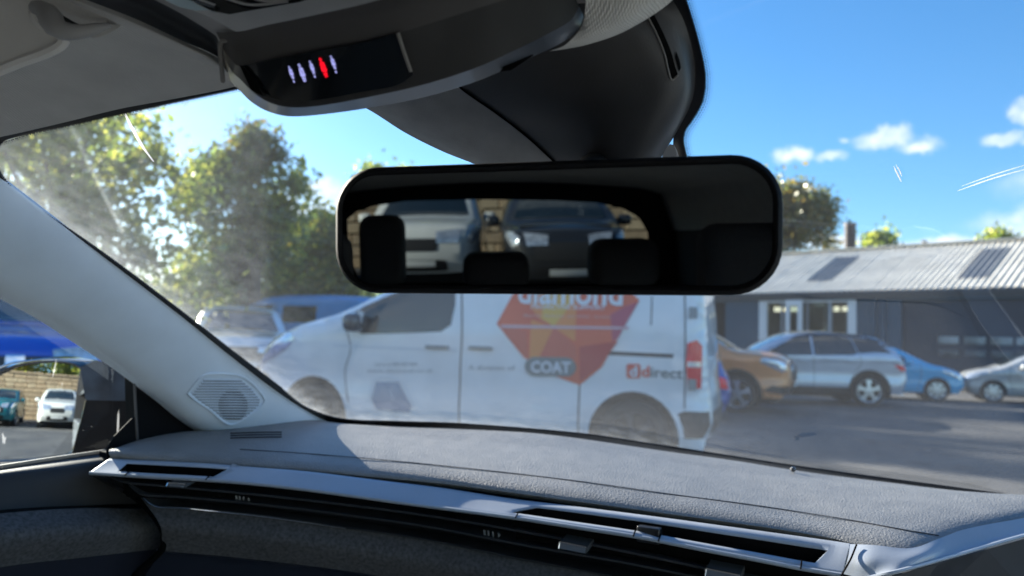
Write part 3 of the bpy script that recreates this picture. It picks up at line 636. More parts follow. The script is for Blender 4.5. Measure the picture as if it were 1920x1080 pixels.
def pickup():
    q = P(30, 650, 6.6); dr = (q-CAM)[:2]
    K = dict(TALLK); K['gin'] = .1; K['grm'] = mat('grille_mesh', (.02,.022,.03), .4, noise=.5, nscale=60)
    B = tall()
    r = make_car(B, 'pickup', 'royal blue vehicle seen head on through the wet passenger window', 'car', ('royal', (.008,.10,.56)), K, (q[0], q[1]), dirv=(dr[0], dr[1]), metal=.1)
    B.band('badge', [((0,.80),-.07),((0,.80),.07),((.02,.88),.07),((.02,.88),-.07)], CHROME, r, .03)
pickup()

# ---------------- workshop building
def workshop():
    # eaves line in the camera's ground plane: depth = D0/(1+x')
    def ep(px, k=39.8): xp = (px-960)/F; q = P(px, 650, k/(1+xp)); return np.array([q[0], q[1]])
    a = ep(1180); b = ep(2250); e = (b-a)/np.linalg.norm(b-a); n = np.array([-e[1], e[0]])
    if np.dot(n, a-CAM[:2]) < 0: n = -n
    Lw = float(np.linalg.norm(b-a)); H = 3.2
    root = thing('workshop', 'long dark blue workshop with a pale corrugated roof and white framed windows', 'building', (a[0], a[1], 0), math.atan2(e[1], e[0]))
    # local: x along the wall, y away from the camera (sign by n), z up
    sy = 1 if e[0]*n[1]-e[1]*n[0] > 0 else -1
    def u(px):
        v = ray(px, 600)[:2]; A_ = np.array([[v[0], -e[0]], [v[1], -e[1]]]); t, s_ = np.linalg.solve(A_, a-CAM[:2]); return float(s_)
    def zz(px, py):
        v = ray(px, py); s_ = u(px); q = a+e*s_; t = np.dot(q-CAM[:2], v[:2])/np.dot(v[:2], v[:2]); return float(CAM[2]+t*v[2])
    WALL = mat('workshop_wall', (.02,.062,.11), .7, noise=.12, nscale=2); WHT = mat('white_frame', (.72,.73,.75), .45, noise=.05); GD = mat('garage_door', (.014,.024,.048), .55, noise=.1)
    GL = mat('showroom_glass', (.03,.04,.045), .05, 0, .6)
    def bx(nm, x0, x1, y0, y1, z0, z1, m, par=root, bv=0):
        ya, yb = sorted((sy*y0, sy*y1)); return box(nm, (x0, ya, z0), (x1, yb, z1), m, par, bv)
    w0, w1 = u(1424), u(1606); g0, g1 = u(1690), u(2100); d0, d1 = u(1327), u(1360)
    wt, gt = zz(1510, 563), zz(1720, 563)
    segs = [(0, d0, 0, H), (d1, w0, 0, H), (w1, g0, 0, H), (g1, Lw, 0, H), (d0, d1, zz(1340, 567), H), (w0, w1, wt, H), (g0, g1, gt, H)]
    for x0, x1, z0, z1 in segs: bx('wall', x0, x1, 0, .25, z0, z1, WALL)
    bx('wall', 0, Lw, 9.0, 9.25, 0, H, WALL); bx('wall', 0, .25, .26, 8.99, 0, H, WALL); bx('wall', Lw-.25, Lw, .26, 8.99, 0, H, WALL)
    bx('floor_slab', .26, Lw-.26, .26, 8.9, 0, .02, mat('concrete', (.2,.2,.19), .8))
    bx('doorway_recess', d0, d1, .6, .7, 0, H-.2, DARK)
    # pilasters
    for px in (1640, 1657): x = u(px); bx('downpipe', x-.05, x+.05, -.1, -.002, 0, H-.05, WALL)
    # showroom window
    fr = bx('window_frame', w0, w0+.32, -.05, .12, 0, wt, WHT); bx('window_frame', w1-.3, w1, -.05, .12, 0, wt, WHT)
    bx('window_frame', w0+.32, w1-.3, -.03, .1, wt-.08, wt-.001, WHT)
    for px, wd in ((1466,.06),(1513,.05),(1556,.12)): x = u(px); bx('mullion', x-wd/2, x+wd/2, -.02, .1, 0, wt-.081, mat('frame_grey', (.3,.33,.36), .5))
    pn = [u(p) for p in (1436, 1466, 1513, 1556, 1594)]
    for x0, x1 in zip(pn, pn[1:]): bx('window_pane', x0+.06, x1-.06, .04, .05, .1, wt-.09, glassw)
    # open white door leaf in front of the glazing
    x0, x1 = u(1479), u(1510)
    dl = bx('open_door', x0, x0+.17, -.30, -.22, .05, wt, WHT); bx('door_rail', x0+.17, x1-.17, -.30, -.22, wt-.22, wt, WHT, dl); bx('door_stile', x1-.17, x1, -.30, -.22, .05, wt, WHT, dl)
    bx('door_pane', x0+.17, x1-.17, -.27, -.25, .3, wt-.22, glassw, dl)
    # lit tube lamps inside
    LT = mat('tube_lamp', (1, .88, .66), emis=.42)
    for pa, pb in ((1433,1452),(1455,1476),(1546,1555),(1562,1597)):
        x0, x1 = u(pa), u(pb); z = zz(1500, 580)+.05; bx('strip_lamp', x0, x1, .8, .9, z-.09, z+.09, LT)
    bx('back_wall', w0-.4, w1+.4, 4.0, 4.1, .02, H-.1, mat('inner_wall', (.30,.29,.24), .8, noise=.3, nscale=1.5))
    bx('partition', w0-.5, w0-.4, .3, 4.0, .02, H-.1, mat('inner_wall')); bx('ceiling', w0-.4, w1+.4, .3, 4.0, H-.15, H-.1, mat('inner_wall'))
    for k, px in enumerate((1445, 1492, 1535, 1580)):
        x = u(px); bx('showroom_post', x-.06, x+.06, 2.6, 2.7, .02, H-.2, mat('post_pale', (.45,.47,.48), .5))
    # sectional garage door, recessed
    gd = bx('garage_door', g0, g1, .18, .21, 0, gt, GD)
    ns = 5
    for k in range(ns): bx('door_panel', g0+.02, g1-.02, .14, .178, k*gt/ns+.012, (k+1)*gt/ns-.012, GD, gd)
    PN = mat('garage_pane', (.20,.23,.25), .15, 0, .6, noise=.5, nscale=2.5); PD = mat('garage_pane_dim', (.07,.08,.10), .2, noise=.4, nscale=3)
    for px in (1776, 1826, 1876, 1925, 1975, 2024):
        for py, m_, hh in ((638, PN, .125), (663, PD, .12)):
            x = u(px); z = zz(1800, py); bx('door_window', x-.31, x+.31, .10, .139, z-hh, z+hh, m_, gd, .03)
    # gutter
    bx('gutter', 0, Lw, -.32, -.18, H-.06, H+.06, mat('gutter_grey', (.05,.06,.08), .5)); bx('fascia', 0, Lw, -.17, -.01, H-.2, H+.0, mat('gutter_grey'))
    # roof: corrugated sheets
    rise, run = 2.1, 4.6
    RM = mat('roof_sheet', (.72,.67,.57), .55, 0, .4, noise=.12, nscale=1.2); SKM = mat('roof_light_sheet', (.20,.20,.20), .4, noise=.15, nscale=2)
    sw, pitch = 1.05, .21; nshe = int(Lw/sw)+1
    y0 = -.35; 
    def sheet_mesh(nm, m, sgn):
        per = int(round(sw/pitch)); nx = per*8
        vs = []; 
        for i in range(nx+1):
            x = i*sw/nx; h = .028*math.cos(2*math.pi*x/pitch)
            for j in range(7):
                t = j/6; yy = (y0+t*(run-y0)) if sgn > 0 else (run*2-y0-t*(run-y0)); z = H+.05+rise*(t)+h
                vs.append((x, sy*yy, z))
        fs = [(i*7+j, (i+1)*7+j, (i+1)*7+j+1, i*7+j+1) for i in range(nx) for j in range(6)]
        me = bpy.data.meshes.new(nm); me.from_pydata(vs, [], fs); me.materials.append(m); me.shade_smooth(); return me
    A1 = sheet_mesh('roof_sheet', RM, 1); A2 = sheet_mesh('roof_sheet', RM, -1)
    for k in range(nshe):
        for me in (A1, A2):
            o_ = link('roof_sheet', me, root); o_.location = (k*sw, 0, random.uniform(0, .006))
    # dark roof lights: a short panel of the same corrugation on top
    def rl(xc, wd, ta, tb):
        nx = 40; vs = []
        for i in range(nx+1):
            x = xc-wd/2+i*wd/nx; h = .028*math.cos(2*math.pi*x/pitch)
            for j in range(5): t = ta+(tb-ta)*j/4; vs.append((x, sy*(y0+t*(run-y0)), H+.075+rise*t+h))
        fs = [(i*5+j, (i+1)*5+j, (i+1)*5+j+1, i*5+j+1) for i in range(nx) for j in range(4)]
        o_ = mesh('roof_light', vs, fs, SKM, root)
    def roofuv(px, py):
        v = ray(px, py); best = None
        # intersect with roof plane
        p0 = np.array([*(a+n*y0), H+.05]); t1 = np.array([*e, 0]); t2 = np.array([*(n*(run-y0)), rise]); nn = np.cross(t1, t2)
        q = CAM+np.dot(p0-CAM, nn)/np.dot(v, nn)*v; r_ = q-p0; return float(np.dot(r_, t1)), float((q[2]-H-.05)/rise)
    for quad in ([(1512,528),(1548,528),(1608,482),(1585,482)], [(1800,522),(1846,522),(1890,467),(1848,467)]):
        U = [roofuv(*p_) for p_ in quad]; rl(np.mean([t[0] for t in U]), max(.9, (U[1][0]-U[0][0])), max(.06, np.mean([U[0][1], U[1][1]])), min(.97, np.mean([U[2][1], U[3][1]])))
    bx('ridge_cap', 0, Lw, run-.22, run+.22, H+rise+.05, H+rise+.12, RM)
    for x in (0, Lw):
        vs = [(x, 0, H), (x, sy*run, H+rise), (x, sy*run*2, H)]; slab('gable', [np.array(v_) for v_ in vs], (.2 if x == 0 else -.2, 0, 0), WALL, root)
    return a, e, n, H, rise, run
glassw = glass_mat('window_glass', (.80,.86,.86), 0)
WKS = workshop()
# flue behind the ridge
a_, e_, n_, H_, rise_, run_ = WKS
def flue():
    def at(px, depth_extra):
        v = ray(px, 460)[:2]; base = a_+n_*(run_+depth_extra); A_ = np.array([[v[0], -e_[0]], [v[1], -e_[1]]]); t, s_ = np.linalg.solve(A_, base-CAM[:2]); return CAM[:2]+t*v, t
    p, t = at(1594, 1.2); q = ray(1594, 422); top = CAM[2]+t*q[2]; r = 9.5/F*np.linalg.norm(p-CAM[:2])
    o = thing('flue', 'brown round flue pipe rising behind the workshop roof ridge', 'chimney', (p[0], p[1], 0))
    bm = bmesh.new(); bmesh.ops.create_cone(bm, cap_ends=True, segments=24, radius1=r, radius2=r, depth=top); bmesh.ops.translate(bm, vec=(0, 0, top/2), verts=bm.verts)
    bm_obj('flue_pipe', bm, mat('flue_brown', (.045,.036,.036), .6, noise=.2), o)
    bm = bmesh.new(); bmesh.ops.create_cone(bm, cap_ends=True, segments=24, radius1=r*1.08, radius2=r*1.08, depth=.12); bmesh.ops.translate(bm, vec=(0, 0, top+.03), verts=bm.verts); bm_obj('flue_collar', bm, mat('flue_collar', (.16,.13,.13), .5), o)
    # little bird on the ridge
    p, t = at(1733, .0); q = ray(1733, 452); z = H_+rise_+.12
    b = thing('bird', 'tiny dark bird perched on the workshop ridge', 'bird', (p[0], p[1], z), 2.2)
    vs = catmull([(-.16,0,.05),(-.05,0,.07),(.06,0,.10),(.13,0,.15),(.19,0,.14)], 12)
    tube('body', [(-.2,0,.04),(-.08,0,.07),(.05,0,.10),(.12,0,.15),(.18,0,.145)], .05, mat('bird_dark', (.02,.02,.022), .7), b, 14, 8, rs=[.01,.05,.06,.045,.005])
    tube('leg', [(.0,.02,.06),(.0,.02,0)], .006, mat('bird_dark'), b, 4, 5); tube('leg', [(.0,-.02,.06),(.0,-.02,0)], .006, mat('bird_dark'), b, 4, 5)
flue()
# ================================================================== TREES
def leaf_mat(name, c1, c2, c3, tr=.45):
    m = bpy.data.materials.new(name); m.use_nodes = True; N = m.node_tree.nodes; L = m.node_tree.links; N.clear()
    out = N.new('ShaderNodeOutputMaterial'); g = N.new('ShaderNodeNewGeometry'); cr = N.new('ShaderNodeValToRGB')
    L.new(g.outputs['Random Per Island'], cr.inputs[0]); el = cr.color_ramp.elements; el[0].color = (*c1, 1); el[1].color = (*c3, 1); el[1].position = 1
    e = el.new(.55); e.color = (*c2, 1)
    d = N.new('ShaderNodeBsdfDiffuse'); t = N.new('ShaderNodeBsdfTranslucent'); gl = N.new('ShaderNodeBsdfGlossy'); gl.inputs['Roughness'].default_value = .35; gl.inputs[0].default_value = (.9, .9, .8, 1)
    L.new(cr.outputs[0], d.inputs[0]); hs = N.new('ShaderNodeHueSaturation'); hs.inputs['Value'].default_value = 3.6; hs.inputs['Saturation'].default_value = 1.1; L.new(cr.outputs[0], hs.inputs['Color']); L.new(hs.outputs[0], t.inputs[0])
    mx = N.new('ShaderNodeMixShader'); mx.inputs[0].default_value = tr; L.new(d.outputs[0], mx.inputs[1]); L.new(t.outputs[0], mx.inputs[2])
    m2 = N.new('ShaderNodeMixShader'); m2.inputs[0].default_value = .06; L.new(mx.outputs[0], m2.inputs[1]); L.new(gl.outputs[0], m2.inputs[2]); L.new(m2.outputs[0], out.inputs[0])
    return m
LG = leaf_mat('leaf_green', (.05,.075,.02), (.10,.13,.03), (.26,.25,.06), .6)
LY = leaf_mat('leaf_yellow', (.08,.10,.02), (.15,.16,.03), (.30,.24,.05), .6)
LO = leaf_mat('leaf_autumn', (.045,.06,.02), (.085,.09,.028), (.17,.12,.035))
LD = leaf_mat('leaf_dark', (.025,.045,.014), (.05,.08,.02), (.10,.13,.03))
BARK = mat('bark', (.07,.055,.04), .9, noise=.4, nscale=12, bump=.5, bscale=40, bdist=.02)
def tree(lobes, d, m, label, n, leaf=.15, group=None, trunk=True, spread=.8, clump=.42, name='tree', root_px=None, base=None):
    """lobes: (px, py, rx, ry, weight) seen in the photograph, standing at distance d"""
    rng = np.random.default_rng(abs(hash(label)) % 999 if False else len(label)*7+int(d*10))
    C_ = [(P(px, py, d+rng.uniform(-.5, .5)*spread), rx/F*d, ry/F*d, wt) for px, py, rx, ry, wt in lobes]
    bx_, by_ = np.mean([c[0][0] for c in C_]), np.mean([c[0][1] for c in C_])
    if root_px is not None: q = P(root_px, 640, d); bx_, by_ = q[0], q[1]
    root = thing(name, label, 'tree' if trunk else 'shrub', (bx_, by_, 0), group=group or ('trees round the yard' if trunk else 'shrubs under the trees')); o0 = np.array([bx_, by_, 0])
    W_ = np.array([c[3]*c[1]*c[2] for c in C_]); W_ /= W_.sum()
    cl = []; per = 34; nc = max(3, n//per)
    for _ in range(nc):
        c, rx, rz, wt = C_[rng.choice(len(C_), p=W_)]
        v = rng.normal(size=3); v /= np.linalg.norm(v); rr = rng.uniform(.25, 1.0)**.55*rng.uniform(.82, 1.08)
        cl.append(c+v*np.array([rx, rx*spread, rz])*rr)
    cl = np.array(cl); k = rng.uniform(.5, 1.25, nc)
    ctr = np.repeat(cl, per, 0)+rng.normal(size=(nc*per, 3))*(clump*.5*np.repeat(k, per))[:, None]
    nn = len(ctr); a = rng.normal(size=(nn, 3)); a /= np.linalg.norm(a, axis=1, keepdims=True); b = np.cross(a, rng.normal(size=(nn, 3))); b /= np.linalg.norm(b, axis=1, keepdims=True)
    s = leaf*rng.uniform(.55, 1.25, nn)[:, None]
    q = np.stack([ctr-a*s*.6, ctr+b*s*.34, ctr+a*s*.6, ctr-b*s*.34], 1).reshape(-1, 3)-o0
    ok = (ctr[:, 2] > .15); me = bpy.data.meshes.new('crown'); idx = np.arange(nn*4).reshape(-1, 4)[ok]
    me.vertices.add(nn*4); me.vertices.foreach_set('co', q.ravel()); me.loops.add(len(idx)*4); me.loops.foreach_set('vertex_index', idx.ravel())
    me.polygons.add(len(idx)); me.polygons.foreach_set('loop_start', np.arange(len(idx))*4); me.polygons.foreach_set('loop_total', np.full(len(idx), 4)); me.update(); me.validate(); me.materials.append(m)
    link('crown', me, root)
    if trunk:
        top = max(c[0][2] for c in C_); h0 = min(c[0][2] for c in C_)
        cc = np.mean([c[0] for c in C_], 0)-o0
        tube('trunk', [(0,0,0), (.05,.03,h0*.45), (cc[0]*.4, cc[1]*.4, h0), (cc[0]*.8, cc[1]*.8, (h0+top)/2), (cc[0], cc[1], top)], .18, BARK, root, 18, 8, rs=[.2, .16, .12, .07, .02])
        for c, rx, rz, wt in C_[:7]:
            p = c-o0; tube('limb', [(cc[0]*.3, cc[1]*.3, h0*.7), (cc[0]*.3+p[0]*.4, p[1]*.4+cc[1]*.3, (h0*.7+p[2])/2+.1), tuple(p)], .06, BARK, root, 12, 6, rs=[.09, .05, .012])
            for j in range(3):
                e = p+rng.normal(size=3)*np.array([rx, rx*.6, rz])*.6; tube('branch', [tuple(p*.8+np.array([cc[0], cc[1], h0])*.2), tuple((p+e)/2+rng.normal(size=3)*.1), tuple(e)], .02, BARK, root, 8, 5, rs=[.035, .02, .005])
    return root
tree([(60,330,110,120,1),(60,140,150,110,1.1),(190,120,110,80,1),(-70,130,120,110,1),(-160,300,110,160,.9),(110,60,120,50,.8),(180,280,100,80,1),(60,470,120,100,1),(-80,400,120,160,1),(200,430,110,110,1.2),(300,240,70,28,.5),(330,330,70,60,.7),(100,560,120,60,1),(280,540,110,80,1),(-120,250,90,80,.8),(230,215,60,30,.8),(355,222,22,10,.5)], 14.5, LG,
     'tall green tree filling the left of the windscreen, backlit', 15500, .17, spread=1.3, root_px=120)
tree([(110,170,120,95,1),(-20,120,130,110,1),(-110,170,130,110,1),(170,230,90,70,.8),(-210,80,110,120,1),(150,300,120,70,.7),(0,300,150,80,.8)], 52, LG, 'tall far tree at the left edge, seen through gaps of the backlit tree', 9000, .5, clump=1.2, root_px=0)  # added so that its shadow falls across the foreground asphalt
tree([(470,310,58,62,1),(430,400,95,80,1.2),(500,370,75,70,1),(400,330,55,40,.6),(445,480,90,80,1),(520,440,60,60,.8),(480,265,22,28,.4),(400,560,80,60,.8)], 20, LG,
     'round headed green tree with an orange tinged top in the middle of the left sky', 8800, .19, spread=1.2, root_px=455)
tree([(470,265,24,24,1),(430,300,30,18,.6),(395,335,28,24,.6),(505,285,24,24,.6)], 19.6, LO, 'russet leaved tree top standing against the round headed green tree', 1300, .17, root_px=470)
tree([(620,450,75,60,1),(570,500,80,70,1),(660,500,60,60,1),(600,550,90,50,1),(545,560,50,60,.7),(690,430,50,40,.6)], 24, LY,
     'yellow green bushy tree behind the van, left of the mirror', 12000, .19, spread=1.0, root_px=615)
tree([(720,325,48,18,1),(760,345,50,30,1),(700,350,40,22,.8),(720,400,80,60,.8),(800,420,80,70,.8)], 30, LG, 'distant green tree whose top peeps over the mirror housing', 5000, .22, root_px=740)
tree([(1500,395,62,42,1),(1470,430,55,40,1),(1535,400,34,48,.8),(1440,400,40,50,.8),(1490,352,30,16,.5),(1400,440,60,40,1),(1545,445,24,24,.6)], 46, LO,
     'russet and green tree behind the workshop, right of the mirror', 9000, .3, spread=1.0, clump=.9, root_px=1490)
tree([(1645,452,22,13,1),(1632,458,14,10,.8),(1662,460,14,8,.7)], 62, LG, 'small yellow green tree top just right of the flue pipe', 900, .4, clump=.9)
tree([(1868,449,20,9,1),(1885,452,14,6,.7)], 60, LG, 'small tree top behind the ridge near the right edge', 600, .4, clump=.9)
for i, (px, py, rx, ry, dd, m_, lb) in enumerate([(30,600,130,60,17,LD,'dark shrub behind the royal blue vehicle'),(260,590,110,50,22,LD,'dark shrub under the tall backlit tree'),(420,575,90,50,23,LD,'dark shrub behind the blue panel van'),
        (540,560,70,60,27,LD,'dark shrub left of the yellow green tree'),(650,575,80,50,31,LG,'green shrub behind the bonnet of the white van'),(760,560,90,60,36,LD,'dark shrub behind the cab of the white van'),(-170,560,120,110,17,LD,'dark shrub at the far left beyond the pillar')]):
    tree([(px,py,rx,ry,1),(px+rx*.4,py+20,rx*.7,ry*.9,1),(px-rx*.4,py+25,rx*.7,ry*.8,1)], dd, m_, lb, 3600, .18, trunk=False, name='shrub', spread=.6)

# ================================================================== MIRROR GEOMETRY
def nrm(v): v = np.array(v, float); return v/np.linalg.norm(v)
MP = P(1019, 427, .44)
_h = P(950, 455, .468); MN = nrm(nrm(np.array([.02, -2.0, 1.115])-_h)-nrm(_h-CAM))       # interior mirror normal
MR = nrm(np.cross(np.array([0, 0, 1.]), -MN)*1); MR = MR if np.dot(MR, rv) > 0 else -MR
MU = np.cross(MR, -MN); MU = MU if MU[2] > 0 else -MU
_rl = math.radians(.4); MR, MU = MR*math.cos(_rl)+MU*math.sin(_rl), MU*math.cos(_rl)-MR*math.sin(_rl)
def refl(px, py):
    v = ray(px, py); t = np.dot(MP-CAM, MN)/np.dot(v, MN); h = CAM+t*v; v = v/np.linalg.norm(v); return h, v-2*np.dot(v, MN)*MN
def RY(px, py, Y): h, r = refl(px, py); return h+(Y-h[1])/r[1]*r
def RD(px, py, d): h, r = refl(px, py); return h+r*(d-np.linalg.norm(h-CAM))

# ---------------- the row behind us, seen in the mirrors
wf = RD(783, 462, 11.6); df = RD(1066, 470, 10.6)
SUVR = dict(SUVK, np=((.06,.36),(.02,.45)))
print('mirror n', MN, 'white', wf, 'dark', df, 'rear window', RY(700, 380, -2.0), RY(1210, 380, -2.0), RY(950, 520, -2.0))
make_car(tall(), 'suv', 'white SUV with a dark oval grille behind us, seen in both mirrors', 'car', ('white_rear', (.62,.63,.60)), dict(TALLK, gin=.32, gr=[(0,.66),(.02,.84)], np=((.02,.44),(.0,.53))), (wf[0], wf[1]), dirv=(.03, -1), metal=0)
make_car(suv(), 'suv', 'dark grey SUV behind us, in the middle of the interior mirror', 'car', ('graphite', (.035,.037,.04)), SUVR, (df[0], df[1]), dirv=(.0, -1), metal=.4)
make_car(suv(), 'suv', 'teal SUV in the left of the door mirror', 'car', ('teal', (.0,.16,.19)), dict(SUVK, gin=.2), (wf[0]-2.75, wf[1]-.3), dirv=(.0, -1), metal=.2)
# sandstone block wall behind that row
YW = wf[1]-6.0
def stone_wall():
    x0, x1, H = wf[0]-9, df[0]+5.5, 2.6
    root = thing('stone_wall', 'buff sandstone block wall behind the row of cars at our back', 'wall', ((x0+x1)/2, YW, 0)); hx = (x1-x0)/2
    box('mortar', (-hx, -.35, 0), (hx, -.02, H), mat('mortar', (.10,.08,.06), .95, noise=.2), root)
    S = [mat('sandstone_%d' % i, c, .9, noise=.18, nscale=5, bump=.5, bscale=40, bdist=.01) for i, c in enumerate([(.42,.31,.19),(.36,.27,.17),(.46,.36,.23)])]
    hc = .26; bl = {}
    z = 0; r = 0
    for r in range(10):
        x = -hx-(r % 2)*.3
        while x < hx:
            l = random.choice((.55, .7, .85)); m_ = random.choice(S); key = (l, m_.name)
            if key not in bl:
                bm = bmesh.new(); bmesh.ops.create_cube(bm, size=1); bmesh.ops.scale(bm, vec=(l-.03, .12, hc-.035), verts=bm.verts); bmesh.ops.bevel(bm, geom=bm.edges[:], offset=.012, segments=1, affect='EDGES')
                me = bpy.data.meshes.new('block'); bm.to_mesh(me); bm.free(); me.materials.append(m_); bl[key] = me
            o = link('block', bl[key], root); o.location = (x+l/2, .03+random.uniform(-.012, .012), r*hc+hc/2); x += l
    box('coping', (-hx, -.4, 10*hc+.001), (hx, .14, 10*hc+.12), S[1], root, .02)
stone_wall()
for i, (x, r_, lb) in enumerate([(-6.5, 2.2, 'green tree over the stone wall behind the teal SUV'), (-2.2, 2.4, 'green tree over the stone wall behind the white SUV'), (3.2, 2.5, 'green tree over the stone wall, right of the dark SUV')]):
    c0 = np.array([wf[0]+x+3, YW-3.2, 3.6]); rng = np.random.default_rng(i)
    # place through a fake distance: lobes given directly
    def tree_at(c0, R_, m, label, n):
        root = thing('tree', label, 'tree', (c0[0], c0[1], 0), group='trees round the yard'); nc = n//30
        v = rng.normal(size=(nc, 3)); v /= np.linalg.norm(v, axis=1, keepdims=True); cl = v*R_*rng.uniform(.3, 1, nc)[:, None]*np.array([1, .8, .9])+np.array([0, 0, c0[2]])
        ctr = np.repeat(cl, 30, 0)+rng.normal(size=(nc*30, 3))*.25; nn = len(ctr); a = rng.normal(size=(nn, 3)); a /= np.linalg.norm(a, axis=1, keepdims=True); b = np.cross(a, rng.normal(size=(nn, 3))); b /= np.linalg.norm(b, axis=1, keepdims=True); s = .2
        q = np.stack([ctr-a*s*.6, ctr+b*s*.34, ctr+a*s*.6, ctr-b*s*.34], 1).reshape(-1, 3)
        me = bpy.data.meshes.new('crown'); me.from_pydata(q.tolist(), [], np.arange(nn*4).reshape(-1, 4).tolist()); me.materials.append(m); link('crown', me, root)
        tube('trunk', [(0,0,0),(.05,0,1.5),(0,.05,c0[2]+R_*.6)], .16, BARK, root, 12, 8, rs=[.2,.15,.03])
    tree_at(c0, r_, LY if i != 1 else LG, lb, 6000)
# ================================================================== OUR CAR
CAR = thing('car', 'interior of the car we sit in: charcoal dashboard, silver trim and grey roof lining', 'car', (0, 0, 0))
FAB = mat('roof_fabric', (.62,.60,.57), .95, 0, .2, noise=.06, nscale=30, bump=.5, bscale=230, bdist=.0008, weave=True)
PIL = mat('pillar_fabric', (.76,.86,.95), .9, 0, .2, noise=.04, nscale=20, bump=.35, bscale=900, bdist=.0004)
PADM = mat('pad_vinyl', (.19,.192,.195), .5, 0, .5, noise=.12, nscale=40, bump=1.0, bscale=460, bdist=.0011, fleck=.5)
SILV = mat('satin_silver', (.36,.40,.46), .5, .35, .5, noise=.04, nscale=30, fleck=.5)
BLK = mat('vent_black', (.010,.011,.013), .35, 0, .5, noise=.2, nscale=30)
VOID = mat('slot_dark', (.002,.002,.002), .9, 0, .1)
SLAT = mat('vent_slat', (.035,.038,.043), .32, 0, .5)
CLOTH = mat('dash_cloth', (.075,.076,.08), .95, 0, .2, noise=.35, nscale=260, bump=.5, bscale=700, bdist=.0006)
DPL = mat('dash_plastic', (.03,.033,.04), .55, 0, .4, noise=.15, nscale=60, bump=.3, bscale=600, bdist=.0005)
CONS = mat('console_dark', (.035,.034,.034), .5, 0, .4, noise=.1, nscale=50, bump=.2, bscale=900, bdist=.0003)
CONL = mat('console_light', (.14,.13,.125), .75, 0, .3, noise=.06, nscale=50)
GLB = mat('gloss_panel', (.006,.008,.010), .12, 0, .5, coat=.3)
RUB = mat('seal_black', (.006,.006,.007), .6)

# ---- windscreen
def windscreen():
    vs = []; g = []; nx, nz = 170, 100
    for j in range(nz+1):
        z = .955+(1.372-.955)*j/nz; xe = .675-.30*(z-1.0) if z > 1.0 else .675
        for i in range(nx+1):
            x = -xe+2*xe*i/nx; vs.append((x, wsY(x, z), z))
    fs = [(j*(nx+1)+i, j*(nx+1)+i+1, (j+1)*(nx+1)+i+1, (j+1)*(nx+1)+i) for j in range(nz) for i in range(nx)]
    o = mesh('windscreen', vs, fs, glass_mat('windscreen_glass', (.93,.955,.95), dust=.022, dscale=90, edge=True, refl=1.2), CAR)
    at = o.data.attributes.new('grime', 'FLOAT', 'POINT')
    bl = [PW(*p) for p in [(0,335),(100,405),(200,480),(330,580),(430,660),(520,730),(570,765),(620,790),(740,800),(860,805),(1100,825),(1240,845)]]
    bl = catmull(bl, 80); val = []
    for v in vs:
        d = np.linalg.norm(bl-np.array(v), axis=1); k = d.argmin(); t = k/79
        q_ = np.array(v)-CAM; z_ = float(np.dot(q_, fv)); sx = 960+F*float(np.dot(q_, rv))/max(z_, .05)      # the wiper never sweeps the passenger's upper corner
        un = 1/(1+math.exp(max(-60, min(60, (sx-500)/5.))))
        val.append(1.0*math.exp(-(d[k]/.016)**1.2)*(.2+.8*math.exp(-((t-.72)/.22)**2))+.16*math.exp(-(d[k]/.09))+.055*un)
    at.data.foreach_set('value', val)
windscreen()
def band_strip(name, inner, outer, m, off=.004, nu=90, thick=.002):
    a = [PW(px, py, off) for px, py in inner]; b = [PW(px, py, off) for px, py in outer]
    return loft(name, [a, b], m, CAR, nu, 2, thick=thick)
# black enamel border of the glass
FRIT = mat('frit_black', (.004,.004,.005), .45)
band_strip('frit_band', [(-120,285),(0,246),(115,218),(230,190),(313,175),(452,147)], [(-90,330),(0,268),(60,250),(118,238),(232,213),(315,195),(452,166)], FRIT)
band_strip('frit_band', [(-60,220),(-40,290),(-14,345),(40,388),(100,428),(200,505),(330,600),(430,680),(520,748),(600,800)], [(30,254),(4,268),(-4,290),(0,325),(30,362),(100,411),(205,484),(335,581),(437,660),(527,728)], FRIT)
band_strip('frit_band', [(500,735),(560,778),(620,800),(740,808),(860,812),(1100,834),(1240,855),(1500,895),(1930,958),(2200,1000)], [(519,722),(575,765),(640,786),(740,791),(860,795),(1100,815),(1240,836),(1500,876),(1930,935),(2200,975)], FRIT)
band_strip('frit_band', [(1190,-60),(1250,40),(1290,120),(1290,180),(1265,240),(1262,300),(1262,330)], [(1272,-40),(1298,40),(1316,108),(1322,150),(1317,190),(1300,222),(1284,246),(1281,268),(1288,300),(1290,320)], FRIT)
def frit_dots(line, rows, sp, side, r0):
    c = np.array(catmull([np.array(p, float) for p in line], 400)); seg = np.r_[0, np.cumsum(np.linalg.norm(np.diff(c, axis=0), axis=1))]; vs = []; fs = []
    g = np.gradient(c, axis=0); g /= np.linalg.norm(g, axis=1, keepdims=True); nn = np.stack([-g[:, 1], g[:, 0]], 1)*side
    for k in range(rows):
        s = (k % 2)*sp/2
        while s < seg[-1]:
            i = min(np.searchsorted(seg, s), 399); p = c[i]+nn[i]*(k*sp*.8+1.2); r = r0*(1-k/(rows+.6))
            b = len(vs)
            for q in range(6): a = q*math.pi/3; vs.append(PW(p[0]+r*math.cos(a), p[1]+r*math.sin(a), .005))
            fs.append(tuple(range(b, b+6))); s += sp
    return vs, fs
VS, FS = [], []
for line, rows, sp, side, r0 in [([(0,268),(60,250),(118,238),(232,213),(315,195),(452,166)],2,4.2,1,1.7),
        ([(1272,-40),(1298,40),(1316,108),(1322,150),(1317,190),(1300,222),(1284,246),(1281,268),(1288,300)],4,5.2,-1,2.3), ([(0,325),(30,362),(100,411),(205,484),(335,581),(437,660),(527,728)],1,5,-1,1.6)]:
    v, f_ = frit_dots(line, rows, sp, side, r0); b = len(VS); VS += v; FS += [tuple(i+b for i in q) for q in f_]
